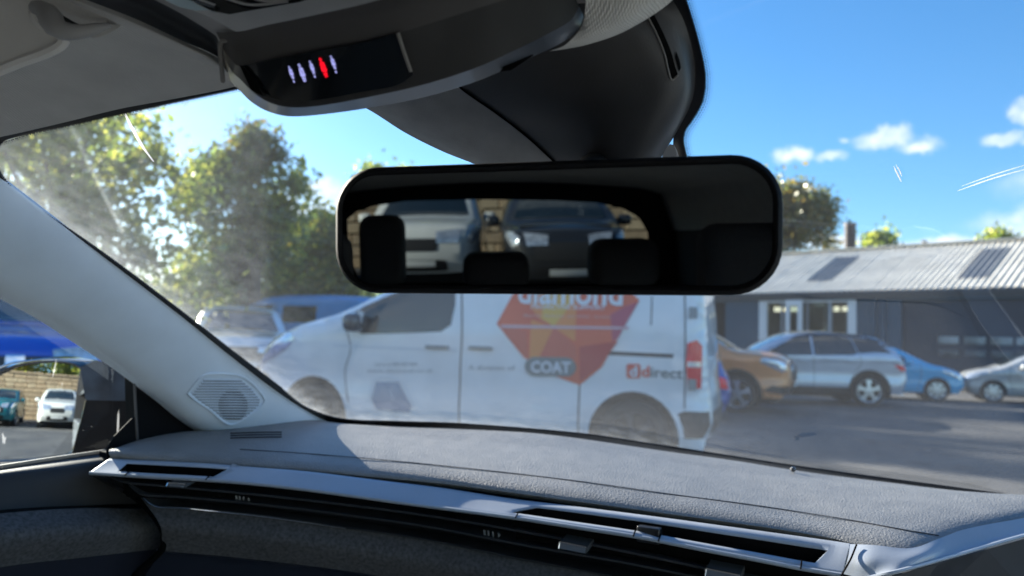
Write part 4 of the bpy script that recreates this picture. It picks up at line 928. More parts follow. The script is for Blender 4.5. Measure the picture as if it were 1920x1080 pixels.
tag(mesh('frit_dots', VS, FS, FRIT, CAR, smooth=False), kind='stuff')

# pale tubes on the glass, put in for reflections of the sunlit trim
GLINT = bpy.data.materials.new('reflection_pale'); GLINT.use_nodes = True; _n = GLINT.node_tree.nodes; _n.clear(); _o = _n.new('ShaderNodeOutputMaterial'); _t = _n.new('ShaderNodeBsdfTranslucent'); _t.inputs[0].default_value = (.95,.95,.95,1); _g = _n.new('ShaderNodeBsdfDiffuse'); _g.inputs[0].default_value = (.9,.9,.9,1); _m = _n.new('ShaderNodeMixShader'); _m.inputs[0].default_value = .3
GLINT.node_tree.links.new(_t.outputs[0], _m.inputs[1]); GLINT.node_tree.links.new(_g.outputs[0], _m.inputs[2]); GLINT.node_tree.links.new(_m.outputs[0], _o.inputs[0])
for nm, pts, r_ in [('trim_reflection', [(1795,358),(1860,335),(1930,315)], .0007), ('trim_reflection', [(1803,349),(1865,327),(1930,307)], .0005), ('trim_reflection', [(1676,312),(1683,326),(1690,341)], .0006), ('trim_reflection', [(1680,309),(1687,320),(1691,331)], .0004),
        ('broad_reflection', [(231,206),(248,240),(268,275),(288,303)], .0016)]:
    tube(nm, [PW(px, py, -.002) for px, py in pts], r_, GLINT, CAR, 24, 6, rs=[r_*.3, r_, r_, r_*.25], flat=.4)
# ---- dashboard top pad
padfront = [(-60,830,.93,1.015),(120,842,0,1.012)]
PB = [PX(206,848,-.674), PX(250,830,-.674), PX(320,814,-.674), PX(385,806,-.674)]+[PW(px, py, .012) for px, py in [(560,786),(640,794),(740,800),(860,804),(1000,812),(1100,824),(1240,845),(1370,863),(1500,885),(1700,912),(1930,946),(2250,990)]]
fr = [(204,853,1.004),(260,857,1.003),(388,863,1.000),(480,868,.998),(580,875,.995),(700,886,.990),(830,899,.987),(960,916,.985),(1100,935,.983),(1240,954,.980),(1350,969,.978),(1467,986,.975),(1560,1002,.972),(1640,1020,.970),(1700,1022,.972),(1760,1003,.976)]
PF = [PZ(*t) for t in fr]+[PZ(1810,986,.980), PZ(1925,964,.984), PZ(2200,915,.99)]
def lerp(a, b, t): return [np.array(x)*(1-t)+np.array(y)*t for x, y in zip(a, b)]
nb = catmull(PB, 60); nf = catmull(PF, 60)
rows = [nb+np.array([0,.03,-.03]), nb, nb*.66+nf*.34+np.array([0,0,.004]), nb*.3+nf*.7+np.array([0,0,.005]), nb*.08+nf*.92+np.array([0,0,.0015]), nf+np.array([0,.004,-.005]), nf+np.array([0,.012,-.011])]
G = loft('dash_pad', rows, PADM, CAR, 160, 80, thick=0)
PFc = catmull(PF, 400)
# seam line on the pad
sm = [(450,843),(600,853),(760,867),(933,885),(1100,905),(1240,925),(1400,946),(1488,959),(1600,977),(1700,995),(1760,1005)]
def on_pad(px, py, dz=0):
    v = ray(px, py); me = G.data; 
    ok, loc, n, i = G.ray_cast(Vector(CAM), Vector(v).normalized()); return np.array(loc)+np.array([0, 0, dz]) if ok else PZ(px, py, .985)
bpy.context.view_layer.update()
sp_ = [on_pad(*p, .0006) for p in sm]
tube('pad_seam', sp_, .0009, RUB, CAR, 120, 5, flat=.5)
for yy in (812.5, 817, 821.5):
    a = [on_pad(432, yy+1, .001), on_pad(480, yy-.5, .001), on_pad(528, yy-1, .001)]; tube('demister_slot', a, .0012, VOID, CAR, 12, 5, flat=.5)
# curved demister moulding and the little sun sensor near the glass
p = on_pad(1487, 886, .004); bm = bmesh.new(); bmesh.ops.create_uvsphere(bm, u_segments=18, v_segments=12, radius=.0036); bmesh.ops.translate(bm, vec=Vector(p), verts=bm.verts); bm_obj('sun_sensor', bm, mat('sensor_dome', (.05,.05,.055), .25, coat=1), CAR)

# ---- silver trim strip below the pad
tt = [(205,860),(388,869),(480,876),(580,884),(700,899),(830,915),(960,935),(1100,952),(1240,970),(1350,985),(1467,1001),(1560,1014),(1594,1019)]
tb = [(170,885),(300,893),(392,898),(500,907),(600,919),(780,944),(970,969),(1080,986),(1190,1003),(1330,1030),(1420,1047),(1502,1063),(1580,1076)]
def depth_front(px): # distance of the pad's front edge in this direction
    v = ray(px, 600); a = math.atan2(v[0], v[1]); A = np.arctan2(PFc[:, 0]-CAM[0], PFc[:, 1]-CAM[1]); D = (PFc-CAM)@fv; o = np.argsort(A); return float(np.interp(a, A[o], D[o]))
def PD(px, py, dd): return P(px, py, depth_front(px)+dd)
TT = [PD(px, py, -.004) for px, py in tt]; TB = [PD(px, py, -.030) for px, py in tb]
# trim built as quads around two real openings
TTc = catmull(TT, 200); TBc = catmull(TB, 200)
def trim_uv(u, v): i = u*199; a = int(min(198, i)); t = i-a; q0 = TTc[a]*(1-t)+TTc[a+1]*t; q1 = TBc[a]*(1-t)+TBc[a+1]*t; return q0*(1-v)+q1*v
def proj(q): q = np.array(q)-CAM; z = np.dot(q, fv); return 960+F*np.dot(q, rv)/z, 540-F*np.dot(q, uv)/z
def u_of(px, v):
    lo, hi = 0, 1
    for _ in range(40):
        m = (lo+hi)/2
        if proj(trim_uv(m, v))[0] < px: lo = m
        else: hi = m
    return lo
def trim():
    # openings: (left top px, left bottom px, right top px, right bottom px)
    ops = [(238,222,426,400), (1008,960,1552,1528)]
    V0, V1 = [.30, .34], [.84, .80]
    def patch(uf0, uf1, v0, v1, nu, nv):
        vs = []; 
        for j in range(nv+1):
            v = v0+(v1-v0)*j/nv
            for i in range(nu+1):
                a, b = uf0(v), uf1(v); q = trim_uv(a+(b-a)*i/nu, v); vs.append(q)
        return vs, [(j*(nu+1)+i, j*(nu+1)+i+1, (j+1)*(nu+1)+i+1, (j+1)*(nu+1)+i) for j in range(nv) for i in range(nu)]
    VS, FS = [], []
    def add(p): 
        b = len(VS); VS.extend(p[0]); FS.extend([tuple(i+b for i in f) for f in p[1]])
    cuts = []
    for (lt, lb, rt, rb), v0, v1 in zip(ops, V0, V1):
        ul0, ul1, ur0, ur1 = u_of(lt, v0), u_of(lb, v1), u_of(rt, v0), u_of(rb, v1)
        L_ = lambda v, a=ul0, b=ul1, v0=v0, v1=v1: a+(b-a)*np.clip((v-v0)/(v1-v0), 0, 1); R_ = lambda v, a=ur0, b=ur1, v0=v0, v1=v1: a+(b-a)*np.clip((v-v0)/(v1-v0), 0, 1)
        cuts.append((L_, R_, v0, v1))
    z = lambda v: 0.; o = lambda v: 1.
    bounds = [z, cuts[0][0], cuts[0][1], cuts[1][0], cuts[1][1], o]
    for k in range(5):
        if k in (1, 3):
            v0, v1 = cuts[(k-1)//2][2:]; add(patch(bounds[k], bounds[k+1], 0, v0, 40, 2)); add(patch(bounds[k], bounds[k+1], v1, 1, 40, 2))
        else: add(patch(bounds[k], bounds[k+1], 0, cuts[0 if k < 2 else 1][2], 30, 2)); add(patch(bounds[k], bounds[k+1], cuts[0 if k < 2 else 1][2], cuts[0 if k < 2 else 1][3], 30, 3)); add(patch(bounds[k], bounds[k+1], cuts[0 if k < 2 else 1][3], 1, 30, 2))
    o_ = mesh('dash_trim', VS, FS, SILV, CAR)
    bm = bmesh.new(); bm.from_mesh(o_.data); bmesh.ops.remove_doubles(bm, verts=bm.verts, dist=2e-5); bmesh.ops.recalc_face_normals(bm, faces=bm.faces)
    r = bmesh.ops.solidify(bm, geom=bm.faces[:], thickness=.0025); bm.to_mesh(o_.data); bm.free()
    # pockets behind the openings
    for L_, R_, v0, v1 in cuts:
        n = 30; top = [trim_uv(L_(v0)+(R_(v0)-L_(v0))*i/n, v0) for i in range(n+1)]; bot = [trim_uv(L_(v1)+(R_(v1)-L_(v1))*i/n, v1) for i in range(n+1)]
        back = [q+np.array([0,.0,-.03]) for q in top]; bb = [q+np.array([0,.012,-.03]) for q in bot]
        vs = top+back+bb+bot; N1 = n+1
        fs = [(r_*N1+i, r_*N1+i+1, (r_+1)*N1+i+1, (r_+1)*N1+i) for r_ in range(3) for i in range(n)]+[(0, N1, 2*N1, 3*N1), (n, N1+n, 2*N1+n, 3*N1+n)]
        mesh('vent_pocket', vs, fs, VOID, CAR)
    # rounded lower lip
    lip = [trim_uv(t, 1.0)+np.array([0,-.001,-.001]) for t in np.linspace(0, 1, 40)]; tube('trim_lip', lip, .0022, SILV, CAR, 200, 8)
    # blade joints across the lower lip
    for px in (242, 392, 970, 1190, 1237, 1502):
        u = u_of(px, .9); a = trim_uv(u, .80); b = trim_uv(min(1, u+.0015), 1.03); tube('blade_joint', [a+np.array([0,-.0008,.0008]), (a+b)/2+np.array([0,-.0012,.0012]), b+np.array([0,-.003,.0])], .0008, VOID, CAR, 8, 5)
    q = trim_uv(u_of(1215, .8), .7); box('vent_thumb', q-np.array([.012,.004,.012]), q+np.array([.012,.006,.004]), BLK, CAR, .002)
trim()
# black gap under the pad
loft('pad_gap', [[q+np.array([0,.012,-.011]) for q in catmull(PF, 60)[:int(60*.86)]], [q+np.array([0,.008,-.006]) for q in TT]], VOID, CAR, 120, 3)

# ---- vent panel with three horizontal blades
l2 = [(205,893),(237,903),(317,910),(367,915),(500,928),(640,944),(800,965),(967,993),(1193,1037),(1400,1082),(1620,1135)]
l3 = [(240,908),(263,925),(317,929),(367,933),(500,946),(640,963),(800,986),(967,1018),(1193,1058),(1400,1102),(1620,1160)]
l4 = [(262,928),(290,947),(340,950),(400,956),(500,967),(640,987),(800,1011),(967,1045),(1133,1077),(1400,1135),(1620,1190)]
L2 = [PD(px, py, -.028) for px, py in l2]; L3 = [PD(px, py, -.024) for px, py in l3]; L4 = [PD(px, py, -.016) for px, py in l4]
back = lambda L, dz: [q+np.array([-.0,.028,dz]) for q in L]
TBx = [PD(px, py+1, -.026) for px, py in tb]+[PD(1640, 1090, -.026)]
loft('vent_panel', [TBx, back(TBx, -.002), back(L2, -.0), back(L3, -.0), back(L4, -.004), L4], BLK, CAR, 120, 24, lin=True)
for i, (L, th) in enumerate(((L2, .0030), (L3, .0030), (L4, .0020))):
    loft('vent_blade', [[q for q in L], [q+np.array([0,.002,-th]) for q in L], [q+np.array([0,.030,-th-.002]) for q in L]], SLAT, CAR, 140, 8, lin=True)
    loft('vent_blade', [[q for q in L], [q+np.array([0,.030,.002]) for q in L]], SLAT, CAR, 140, 4, lin=True)
def tab(px0, py0, px1, py1, dd, h=6):
    a = PD(px0, py0, dd); b = PD(px1, py1, dd); ex = nrm(b-a); w_ = np.linalg.norm(b-a); up = nrm(np.array([0,.45,1.])); c = a
    s = .0016
    slab('vent_tab', [c, c+ex*w_, c+ex*w_-up*h/1450*.8, c-up*h/1450*.8], np.array([0,.02,.006]), mat('tab_black', (.05,.055,.06), .4), CAR)
    tube('tab_rim', [c+np.array([0,-.001,0]), c+ex*w_+np.array([0,-.001,0])], .0011, CHROME, CAR, 4, 6); tube('tab_rim', [c+np.array([0,-.001,-.0]), c-up*h/1450*.8+np.array([0,-.001,0])], .0009, CHROME, CAR, 4, 6)
    slab('tab_face', [c+ex*.001-up*.0008, c+ex*(w_-.001)-up*.0008, c+ex*(w_-.001)-up*h/1450*.75, c+ex*.001-up*h/1450*.75], np.array([0,-.0012,0]), mat('tab_grey', (.20,.22,.25), .3, .6), CAR)
tab(317,905,349,908,-.036,7); tab(1050,1016,1101,1026,-.036,12); tab(1324,1066,1388,1079,-.036,14)
GR = mat('legend_grey', (.30,.31,.32), .6)
for (px, py, w_, h_, n, tri) in [(441,929,4,9,3,1),(906,994,5,10,3,1)]:
    xs = [px, px+ (w_+2)*1.1, px+(w_+2)*2.35]; ws = [w_, w_*.8, w_*.6]
    for x_, ww in zip(xs, ws):
        sl_ = .14; y_ = py+(x_-px)*sl_; slab('level_mark', [PD(x_, y_, -.020), PD(x_+ww*.7, y_+.5, -.020), PD(x_+ww*.7+1, y_+h_, -.018), PD(x_+1, y_+h_-.5, -.018)], (0,.0006,0), GR, CAR)
    x_ = px+(w_+2)*3.9; y_ = py+(x_-px)*.16; slab('level_mark', [PD(x_, y_, -.020), PD(x_+4.5, y_+h_*.5, -.020), PD(x_+1, y_+h_-1, -.019)], (0,.0006,0), GR, CAR)

# ---- lower dashboard
d1 = [(262,930),(290,950),(340,953),(400,959),(500,970),(640,990),(800,1014),(967,1048),(1133,1080),(1400,1138),(1620,1193)]
d2 = [(300,985),(306,990),(350,994),(420,1001),(520,1013),(660,1033),(820,1060),(980,1092),(1150,1130),(1400,1190),(1620,1240)]
d3 = [(303,1031),(306,1033),(350,1037),(420,1043),(520,1054),(640,1069),(820,1098),(980,1130),(1150,1170),(1400,1230),(1620,1290)]
d4 = [(250,1110),(256,1120),(350,1130),(420,1140),(520,1150),(640,1160),(820,1180),(980,1220),(1150,1260),(1400,1330),(1620,1390)]
loft('dash_cloth_panel', [[PD(*p, -.010) for p in d1], [PD(*p, -.022) for p in d2], [PD(*p, -.004) for p in d3]], CLOTH, CAR, 110, 16)
loft('lower_dash', [[PD(*p, -.004) for p in d3], [PD(px, py+4, .01) for px, py in d3], [PD(*p, .02) for p in d4]], mat('lower_navy', (.010,.014,.026), .6, 0, .3), CAR, 90, 8, lin=True)
# silver side of the driver's cluster, right
ca = [(1594,1020),(1640,1022),(1705,1028),(1760,1010),(1810,992),(1925,970),(2100,935)]
cb = [(1590,1045),(1640,1050),(1720,1044),(1780,1028),(1850,1012),(1925,995),(2100,955)]
cc = [(1580,1076),(1625,1084),(1680,1072),(1760,1050),(1850,1024),(1925,1003),(2100,962)]
loft('cluster_trim', [[P(px, py, depth_front(px)-.006-(.0 if px < 1700 else (px-1700)*.00012)) for px, py in ca], [P(px, py, depth_front(px)-.022-(.0 if px < 1700 else (px-1700)*.00014)) for px, py in cb], [P(px, py, depth_front(px)-.030-(.0 if px < 1700 else (px-1700)*.00016)) for px, py in cc]], SILV, CAR, 90, 14, thick=.002)
tube('cluster_edge', [P(px, py, depth_front(px)-.031-(.0 if px < 1700 else (px-1700)*.00016)) for px, py in cc[1:]], .0018, SILV, CAR, 60, 6)
slabpts = [(1575,1078),(1625,1090),(1680,1078),(1760,1056),(1850,1030),(1925,1009),(2100,968),(2100,1300),(1570,1300)]
slab('cluster_side', [P(px, py, depth_front(px)-.02-(.0 if px < 1700 else (px-1700)*.00016)) for px, py in slabpts], (0,.04,0), DPL, CAR)
tube('blade_joint', [PD(1606,1021,-.012), PD(1594,1050,-.027), PD(1577,1080,-.035)], .0009, VOID, CAR, 10, 5)

# ---- left door
D0 = [PX(-400,925,-.70), PX(-150,900,-.70), PX(0,880,-.70), PX(90,866,-.70), PX(205,849,-.70)]
D1 = [PX(-400,950,-.675), PX(-150,916,-.675), PX(0,893,-.675), PX(110,882,-.67), PX(196,872,-.67)]
D2 = [PX(-400,1000,-.665), PX(-150,978,-.665), PX(0,957,-.66), PX(140,949,-.66), PX(275,944,-.66)]
D3 = [PX(-400,1010,-.645), PX(-150,985,-.645), PX(0,963,-.64), PX(150,953,-.64), PX(290,955,-.645)]
D4 = [PX(-400,1075,-.615), PX(-150,1040,-.615), PX(0,1010,-.61), PX(150,995,-.61), PX(308,990,-.625)]
D5 = [PX(-400,1150,-.63), PX(-150,1100,-.63), PX(0,1064,-.63), PX(150,1046,-.63), PX(302,1029,-.64)]
D6 = [PX(-400,1300,-.68), PX(-150,1250,-.68), PX(0,1200,-.68), PX(150,1180,-.68), PX(290,1150,-.68)]
dm_ = mat('door_top', (.022,.022,.024), .6, 0, .4, noise=.15, nscale=60, bump=.3, bscale=600, bdist=.0005)
loft('door_top', [D0, D1, D2], dm_, CAR, 60, 12)
tube('door_ledge', [q+np.array([-.004,0,.001]) for q in D0], .0035, mat('ledge_grey', (.10,.10,.10), .45), CAR, 60, 6)
loft('door_cloth', [D3, D4, D5], CLOTH, CAR, 60, 12)
loft('door_gap', [D2, [q+np.array([-.02,0,0]) for q in D3], D3], VOID, CAR, 60, 4, lin=True)
loft('door_lower', [[q+np.array([-.008,0,0]) for q in D5], D6], mat('lower_navy'), CAR, 40, 4)
tube('dash_gap', [PD(235,918,.0), PD(262,938,-.0), PD(285,962,-.004), PD(303,988,-.010), PD(308,1005,-.010), PD(303,1031,-.006), PD(262,1070,0), PD(235,1100,0)], .004, VOID, CAR, 50, 6)
loft('dash_end', [[PX(170,895,-.668), PX(200,909,-.665), PX(240,930,-.655), PX(290,960,-.65)], [PD(180,893,-.008), PD(214,910,-.006), PD(258,930,-.002), PD(300,962,-.0)]], DPL, CAR, 30, 4)
# sail panel between door and pillar, and the side glass
slab('quarter_panel', [PX(*p, -.675) for p in [(252,690),(320,735),(400,812),(400,850),(300,870),(205,868),(205,849),(256,848)]], (-.02,0,0), mat('quarter_black', (.005,.005,.006), .7, 0, .1), CAR)
slab('sun_block_corner', [PX(*p, -.672) for p in [(203,870),(200,842),(214,818),(252,780),(258,868)]], (-.0015,0,0), mat('quarter_black'), CAR)  # added corner that keeps the sun off the pad's left end
tube('sash', [PX(250,670,-.672), PX(254,760,-.672), PX(259,850,-.672)], .0016, mat('sash_grey', (.07,.07,.075), .4), CAR, 20, 6)
sg_ = [(-.70, -.62, .90), (-.70, .40, .90), (-.70, .72, .93), (-.695, .62, 1.16), (-.66, .35, 1.26), (-.64, -.1, 1.32), (-.65, -.62, 1.31)]
mesh('side_glass', sg_, [(0,1,2,3,4,5,6)], glass_mat('wet_glass', (.86,.91,.90), dust=.0006, dscale=55, streaks=.20, refl=.35), CAR, smooth=False)

# ---- A pillar trim
R0 = [PW(px, py, .010) for px, py in [(-420,60),(-200,215),(-60,300),(-8,333),(100,415),(200,491),(330,590),(430,670),(520,738),(575,773),(625,796),(700,812)]]
R3 = [PX(-420,300,-.60), PX(-200,425,-.62), PX(-60,510,-.63), PX(0,552,-.64), PX(80,596,-.645), PX(160,648,-.65), PX(230,695,-.655), PX(300,748,-.66), PX(345,785,-.66), PX(385,815,-.665), PX(430,830,-.67), PX(480,850,-.67)]
r0 = catmull(R0, 60); r3 = catmull(R3, 60); bul = nrm(CAM-(r0.mean(0)+r3.mean(0))/2)
loft('pillar_trim', [r0+np.array([-.004,.012,0]), r0, r0*.75+r3*.25+bul*.010, r0*.45+r3*.55+bul*.014, r0*.17+r3*.83+bul*.011, r0*.04+r3*.96+bul*.002, r3+np.array([-.015,0,0])], PIL, CAR, 120, 40, sharp=180)
PT = bpy.data.objects['pillar_trim']; bpy.context.view_layer.update()
def on_pil(px, py, off=0):
    v = Vector(ray(px, py)).normalized(); ok, loc, n, i = PT.ray_cast(Vector(CAM), v); q = np.array(loc) if ok else P(px, py, 1.0)
    return q-np.array(v)*off
GRL = mat('grille_grey', (.66,.74,.82), .7); GRD = mat('grille_gap', (.26,.29,.33), .8)
rim = [(352,737),(372,712),(385,703),(400,701),(440,703),(460,710),(480,727),(496,748),(493,758),(470,778),(445,793),(432,796),(418,790),(395,770),(366,750),(352,737)]
RM_ = tube('speaker_grille', [on_pil(*p, .001) for p in rim], .0017, PIL, CAR, 100, 6)
def span(y):
    xs = []
    for (x0, y0), (x1, y1) in zip(rim, rim[1:]):
        if (y0-y)*(y1-y) <= 0 and y0 != y1: xs.append(x0+(x1-x0)*(y-y0)/(y1-y0))
    return min(xs)+9, max(xs)-9
y = 712
while y < 786:
    a, b = span(y)
    if b-a > 10:
        slp = .02
        tube('slat', [on_pil(a, y, .0008), on_pil((a+b)/2, y+.4, .0008), on_pil(b, y+.8, .0008)], .0011, GRL, RM_, 20, 5)
        ex = 27*math.sqrt(max(0, 1-((y-757)/29)**2))
        if ex > 4: tube('speaker_slot', [on_pil(437-ex, y+2.6, .0003), on_pil(437+ex, y+3, .0003)], .0013, mat('speaker_dark', (.12,.13,.15), .8), RM_, 8, 5)  # dark lines between the slats over the tweeter oval
        tube('groove', [on_pil(a, y+2.6, .0000), on_pil((a+b)/2, y+2.8, .0000), on_pil(b, y+3, .0)], .0007, GRD, RM_, 20, 5)
    y += 5.0
# dark oval of the tweeter behind the slats
ov = [on_pil(437+24*math.cos(a), 757+29*math.sin(a), .0004) for a in np.linspace(0, 2*math.pi, 25)[:-1]]
c0 = on_pil(437, 757, .0004); mesh('tweeter', [c0]+ov, [(0, 1+i, 1+(i+1) % 24) for i in range(24)], mat('tweeter_dark', (.20,.22,.26), .8), RM_)

# ---- roof lining
def roofz(x, y): 
    z = 1.372-.10*x*x-.02*max(0, -y)
    if abs(x) > .5: z -= 1.4*(abs(x)-.5)**2
    if abs(x) > .60: z -= 2.2*(abs(x)-.60)
    return z
fe = [(-420,60),(-300,150),(-150,240),(-60,266),(0,257),(115,231),(230,203),(313,188),(450,160)]
h0 = [PW(px, py, .006) for px, py in fe]
# continue the front edge across the car to the right
xr = np.linspace(-.24, .62, 12); h0 += [np.array([x, wsY(x, 1.353-.06*x*x, .004), 1.353-.06*x*x]) for x in xr]
h0 = catmull(h0, 90)
hh = [h0]
for t, Yt in ((.25, None), (.6, None), (1, .10)):
    hh.append(np.array([[q[0]*(1+.12*t), q[1]*(1-t)+.12*t, (q[2]*(1-t)+roofz(q[0]*1.1, .1)*t)+.007*math.sin(math.pi*t)] for q in h0]))
for Yt in (-.4, -1.0, -1.6, -2.05):
    hh.append(np.array([[np.clip(q[0]*1.12, -.68, .68), Yt, roofz(np.clip(q[0]*1.12, -.68, .68), Yt)] for q in h0]))
HL = loft('roof_lining', hh, FAB, CAR, 120, 120)
# outer roof skin, keeps the daylight out
ro = []
for Yt in (.46, .1, -.6, -1.4, -2.2): ro.append([(x, Yt-.35*x*x*(1 if Yt > .3 else 0), roofz(x*.88, Yt)+.035+(-.012 if Yt > .3 else 0)) for x in np.linspace(-.76, .76, 13)])
loft('roof_panel', ro, mat('body_grey', (.50,.55,.60), .35, .1, coat=.8), CAR, 40, 20, thick=0)
bpy.context.view_layer.update()
def on_roof(px, py, off=0): return P(px, py, .47-off)

# sun visor with hinge
SV = mat('visor_fabric', (.70,.67,.63), .9, 0, .2, noise=.05, nscale=25, bump=.3, bscale=900, bdist=.0004)
def DV(px, py): # visor hangs a little under the lining
    return .455+.00013*(200-px)*.3
vis = [(-260,215),(-120,178),(0,131),(40,115),(80,101),(108,88),(119,76),(117,64),(104,56),(88,52),(74,44),(66,30),(67,16),(76,10),(90,11),(108,16),(130,26),(150,36),(175,43),(206,46),(222,46),(180,20),(135,-6),(60,-60),(-60,-140),(-300,-80)]
pts = [P(px, py, DV(px, py)+.012) for px, py in vis]
slab('sun_visor', pts, np.array(ray(0, 0))*.012, SV, CAR)
edge = catmull([P(px, py, DV(px, py)+.014) for px, py in vis[:20]], 120); tube('visor_edge', edge, .0035, SV, CAR, 160, 8)
vin = [(-30,150),(20,112),(0,80),(10,48),(40,40),(68,40),(74,50),(90,60),(108,66),(110,76),(90,90),(50,105)]
tube('visor_hinge', [P(66,14,.462), P(80,18,.458), P(93,30,.452), P(99,44,.447), P(112,55,.445), P(135,60,.445), P(160,58,.447), P(185,52,.450), P(205,47,.455)], .004, mat('hinge_grey', (.32,.31,.30), .6), CAR, 60, 10, rs=[.004,.005,.0062,.0068,.0062,.005,.004,.003,.0015])
slab('visor_recess_shade', [P(px, py, .470) for px, py in [(66,12),(100,10),(130,24),(165,42),(206,46),(190,56),(150,66),(110,66),(78,46)]], np.array(ray(100, 40))*.004, mat('recess_shade', (.018,.018,.018), .8), CAR)  # dark sheet drawn in for the shade of the hinge recess
slab('visor_clip', [P(px, py, .462) for px, py in [(161,66),(172,54),(188,49),(228,46),(222,52),(205,62),(186,70),(172,71)]], np.array(ray(190, 60))*.006, mat('clip_grey', (.6,.58,.55), .7), CAR)

# ---- overhead console
def row(pts): return [P(px, py, d) for px, py, d in pts]
CO = link('overhead_console', None, CAR)
loft('side_ridge', [row([(118,-2,.455),(217,42,.452),(320,90,.455),(410,131,.46),(442,162,.465)]), row([(135,-2,.447),(240,40,.444),(330,80,.447),(412,122,.452),(446,158,.46)]), row([(152,-4,.452),(255,36,.449),(340,76,.452),(414,112,.456),(448,152,.463)])], mat('ridge_grey', (.55,.53,.50), .7), CO, 50, 14)
loft('side_panel', [row([(152,-4,.452),(255,36,.449),(340,76,.452),(414,112,.456),(418,150,.463)]), row([(215,-10,.455),(300,30,.455),(350,56,.455),(406,88,.455),(415,120,.458)]), row([(278,-6,.444),(330,20,.441),(370,44,.44),(404,66,.438),(413,84,.438)])], mat('panel_dark', (.05,.055,.065), .55), CO, 40, 14)
loft('shoulder', [row([(278,-6,.444),(330,20,.441),(370,44,.44),(406,68,.438),(414,80,.438)]), row([(296,-12,.435),(350,14,.43),(400,36,.428),(440,58,.428),(470,74,.43)])], mat('shoulder_grey', (.36,.35,.35), .65), CO, 30, 8)
tube('bezel_ridge', [P(418,152,.455), P(415,120,.44), P(413,85,.434), P(418,77,.432), P(440,77,.430), P(480,72,.428)], .0014, mat('bezel_grey', (.20,.185,.17), .6), CO, 40, 8)
S0 = row([(412,110,.47),(428,148,.468),(443,163,.465),(470,190,.462),(500,208,.46),(540,218,.458),(600,215,.454),(700,201,.447),(800,181,.442),(900,150,.437),(985,112,.432),(1050,82,.43),(1084,56,.43),(1094,30,.43)])
S1 = row([(416,100,.445),(436,135,.438),(452,150,.435),(476,174,.432),(505,192,.430),(545,201,.428),(600,198,.425),(700,180,.42),(800,157,.415),(895,126,.41),(970,92,.41),(1030,62,.412),(1070,38,.418),(1086,12,.425)])
S2 = row([(418,92,.436),(442,121,.430),(456,125,.427),(480,118,.424),(505,112,.421),(545,104,.418),(600,93,.413),(680,78,.407),(760,58,.402),(850,30,.40),(930,5,.40),(1000,-15,.405),(1045,-25,.412),(1070,-30,.42)])
S3 = row([(416,82,.434),(436,84,.428),(456,80,.424),(480,75,.420),(505,71,.416),(545,64,.412),(600,52,.406),(680,34,.398),(760,12,.392),(850,-15,.39),(930,-40,.39),(1000,-55,.40),(1045,-60,.41),(1070,-60,.42)])
S4 = row([(405,60,.432),(430,60,.426),(456,58,.421),(480,52,.416),(505,46,.411),(545,38,.405),(600,26,.398),(680,8,.388),(760,-14,.38),(850,-40,.38),(930,-60,.38),(1000,-80,.39),(1045,-90,.40),(1070,-90,.42)])
loft('console_body', [S0, S0, S1], mat('console_lip', (.07,.08,.10), .30, 0, .5, coat=.3), CO, 90, 14)
loft('console_face', [S1, S2], CONS, CO, 90, 8)
loft('console_brow', [S2, S3, S4], mat('brow_brown', (.055,.05,.048), .6), CO, 90, 12)
# glossy display
Sd1 = row([(452,126,.4265),(474,157,.4275),(492,178,.4275),(540,190,.4255),(600,187,.422),(680,172,.4185),(745,160,.4155),(775,140,.4125)]); Sd2 = row([(452,123,.4265),(470,120,.424),(492,115,.421),(540,106,.416),(600,95,.411),(680,80,.405),(742,64,.401),(748,66,.401)])
loft('display', [Sd1, Sd2], GLB, CO, 50, 8, thick=.001)
DSP = bpy.data.objects['display']; bpy.context.view_layer.update()
slab('display_end', [P(px, py, .4235) for px, py in [(449,122),(456,124),(478,150),(495,182),(470,168)]], np.array(ray(460, 140))*.001, VOID, CO)
tube('display_edge', [P(746,62,.400), P(755,90,.4035), P(770,134,.411)], .0011, mat('bezel_grey'), CO, 12, 6)
# seat belt pictograms
IW = mat('icon_lilac', (.42,.43,.90), emis=.24); IR = mat('icon_red', (1,.005,.02), emis=.32); IK = mat('icon_line', (.03,.03,.16), .8)
def on_dsp(px, py, off=.0006):
    v = Vector(ray(px, py)).normalized(); ok, loc, n, i = DSP.ray_cast(Vector(CAM), v); q = np.array(loc) if ok else P(px, py, .415); return q-np.array(v)*off
def icon(cx, cy, s, m, foot):
    """small seated figure with a belt; cx,cy head centre; s scale"""
    tl = .34; f = lambda x, y: (cx+(x+y*tl)*s, cy+y*s)
    def poly(nm, pts, mm, off): slab(nm, [on_dsp(*f(*p), off) for p in pts], np.array(ray(cx, cy))*.0003, mm, CO)
    poly('belt_icon', [(1.9*math.cos(a), .2+2.5*math.sin(a)) for a in np.linspace(0, 2*math.pi, 13)[:-1]], m, .0008)
    if not foot or m is IW: poly('icon_line', [(.8*math.cos(a), .2+1.1*math.sin(a)) for a in np.linspace(0, 2*math.pi, 9)[:-1]], IK if m is IW else mat('icon_red_dark', (.25,.0,.01), .8), .0012)
    poly('belt_icon', [(-1.6,3.2),(1.8,3.0),(3.6,4.2),(3.7,10),(4.4,14),(3.2,16),(-2.2,17.2),(-3.3,15.2),(-2.8,6)], m, .0008)
    poly('icon_line', [(-1.8,5.0),(-1.1,4.6),(2.6,12.2),(1.9,12.6)], IK if m is IW else mat('icon_red_dark'), .0012)
    poly('belt_icon', [(-2.2,18),(.1,17.4),(.2,24),(-1.2,25)] , m, .0008); poly('belt_icon', [(.7,17.2),(3.0,16.6),(2.2,23.6),(.9,24.4)], m, .0008)
    if foot: poly('belt_icon', [(-1.8,27.2),(.6,26.4),(1.6,29),(.6,31.5),(-.8,31),(-2.0,29.4)], m, .0008)
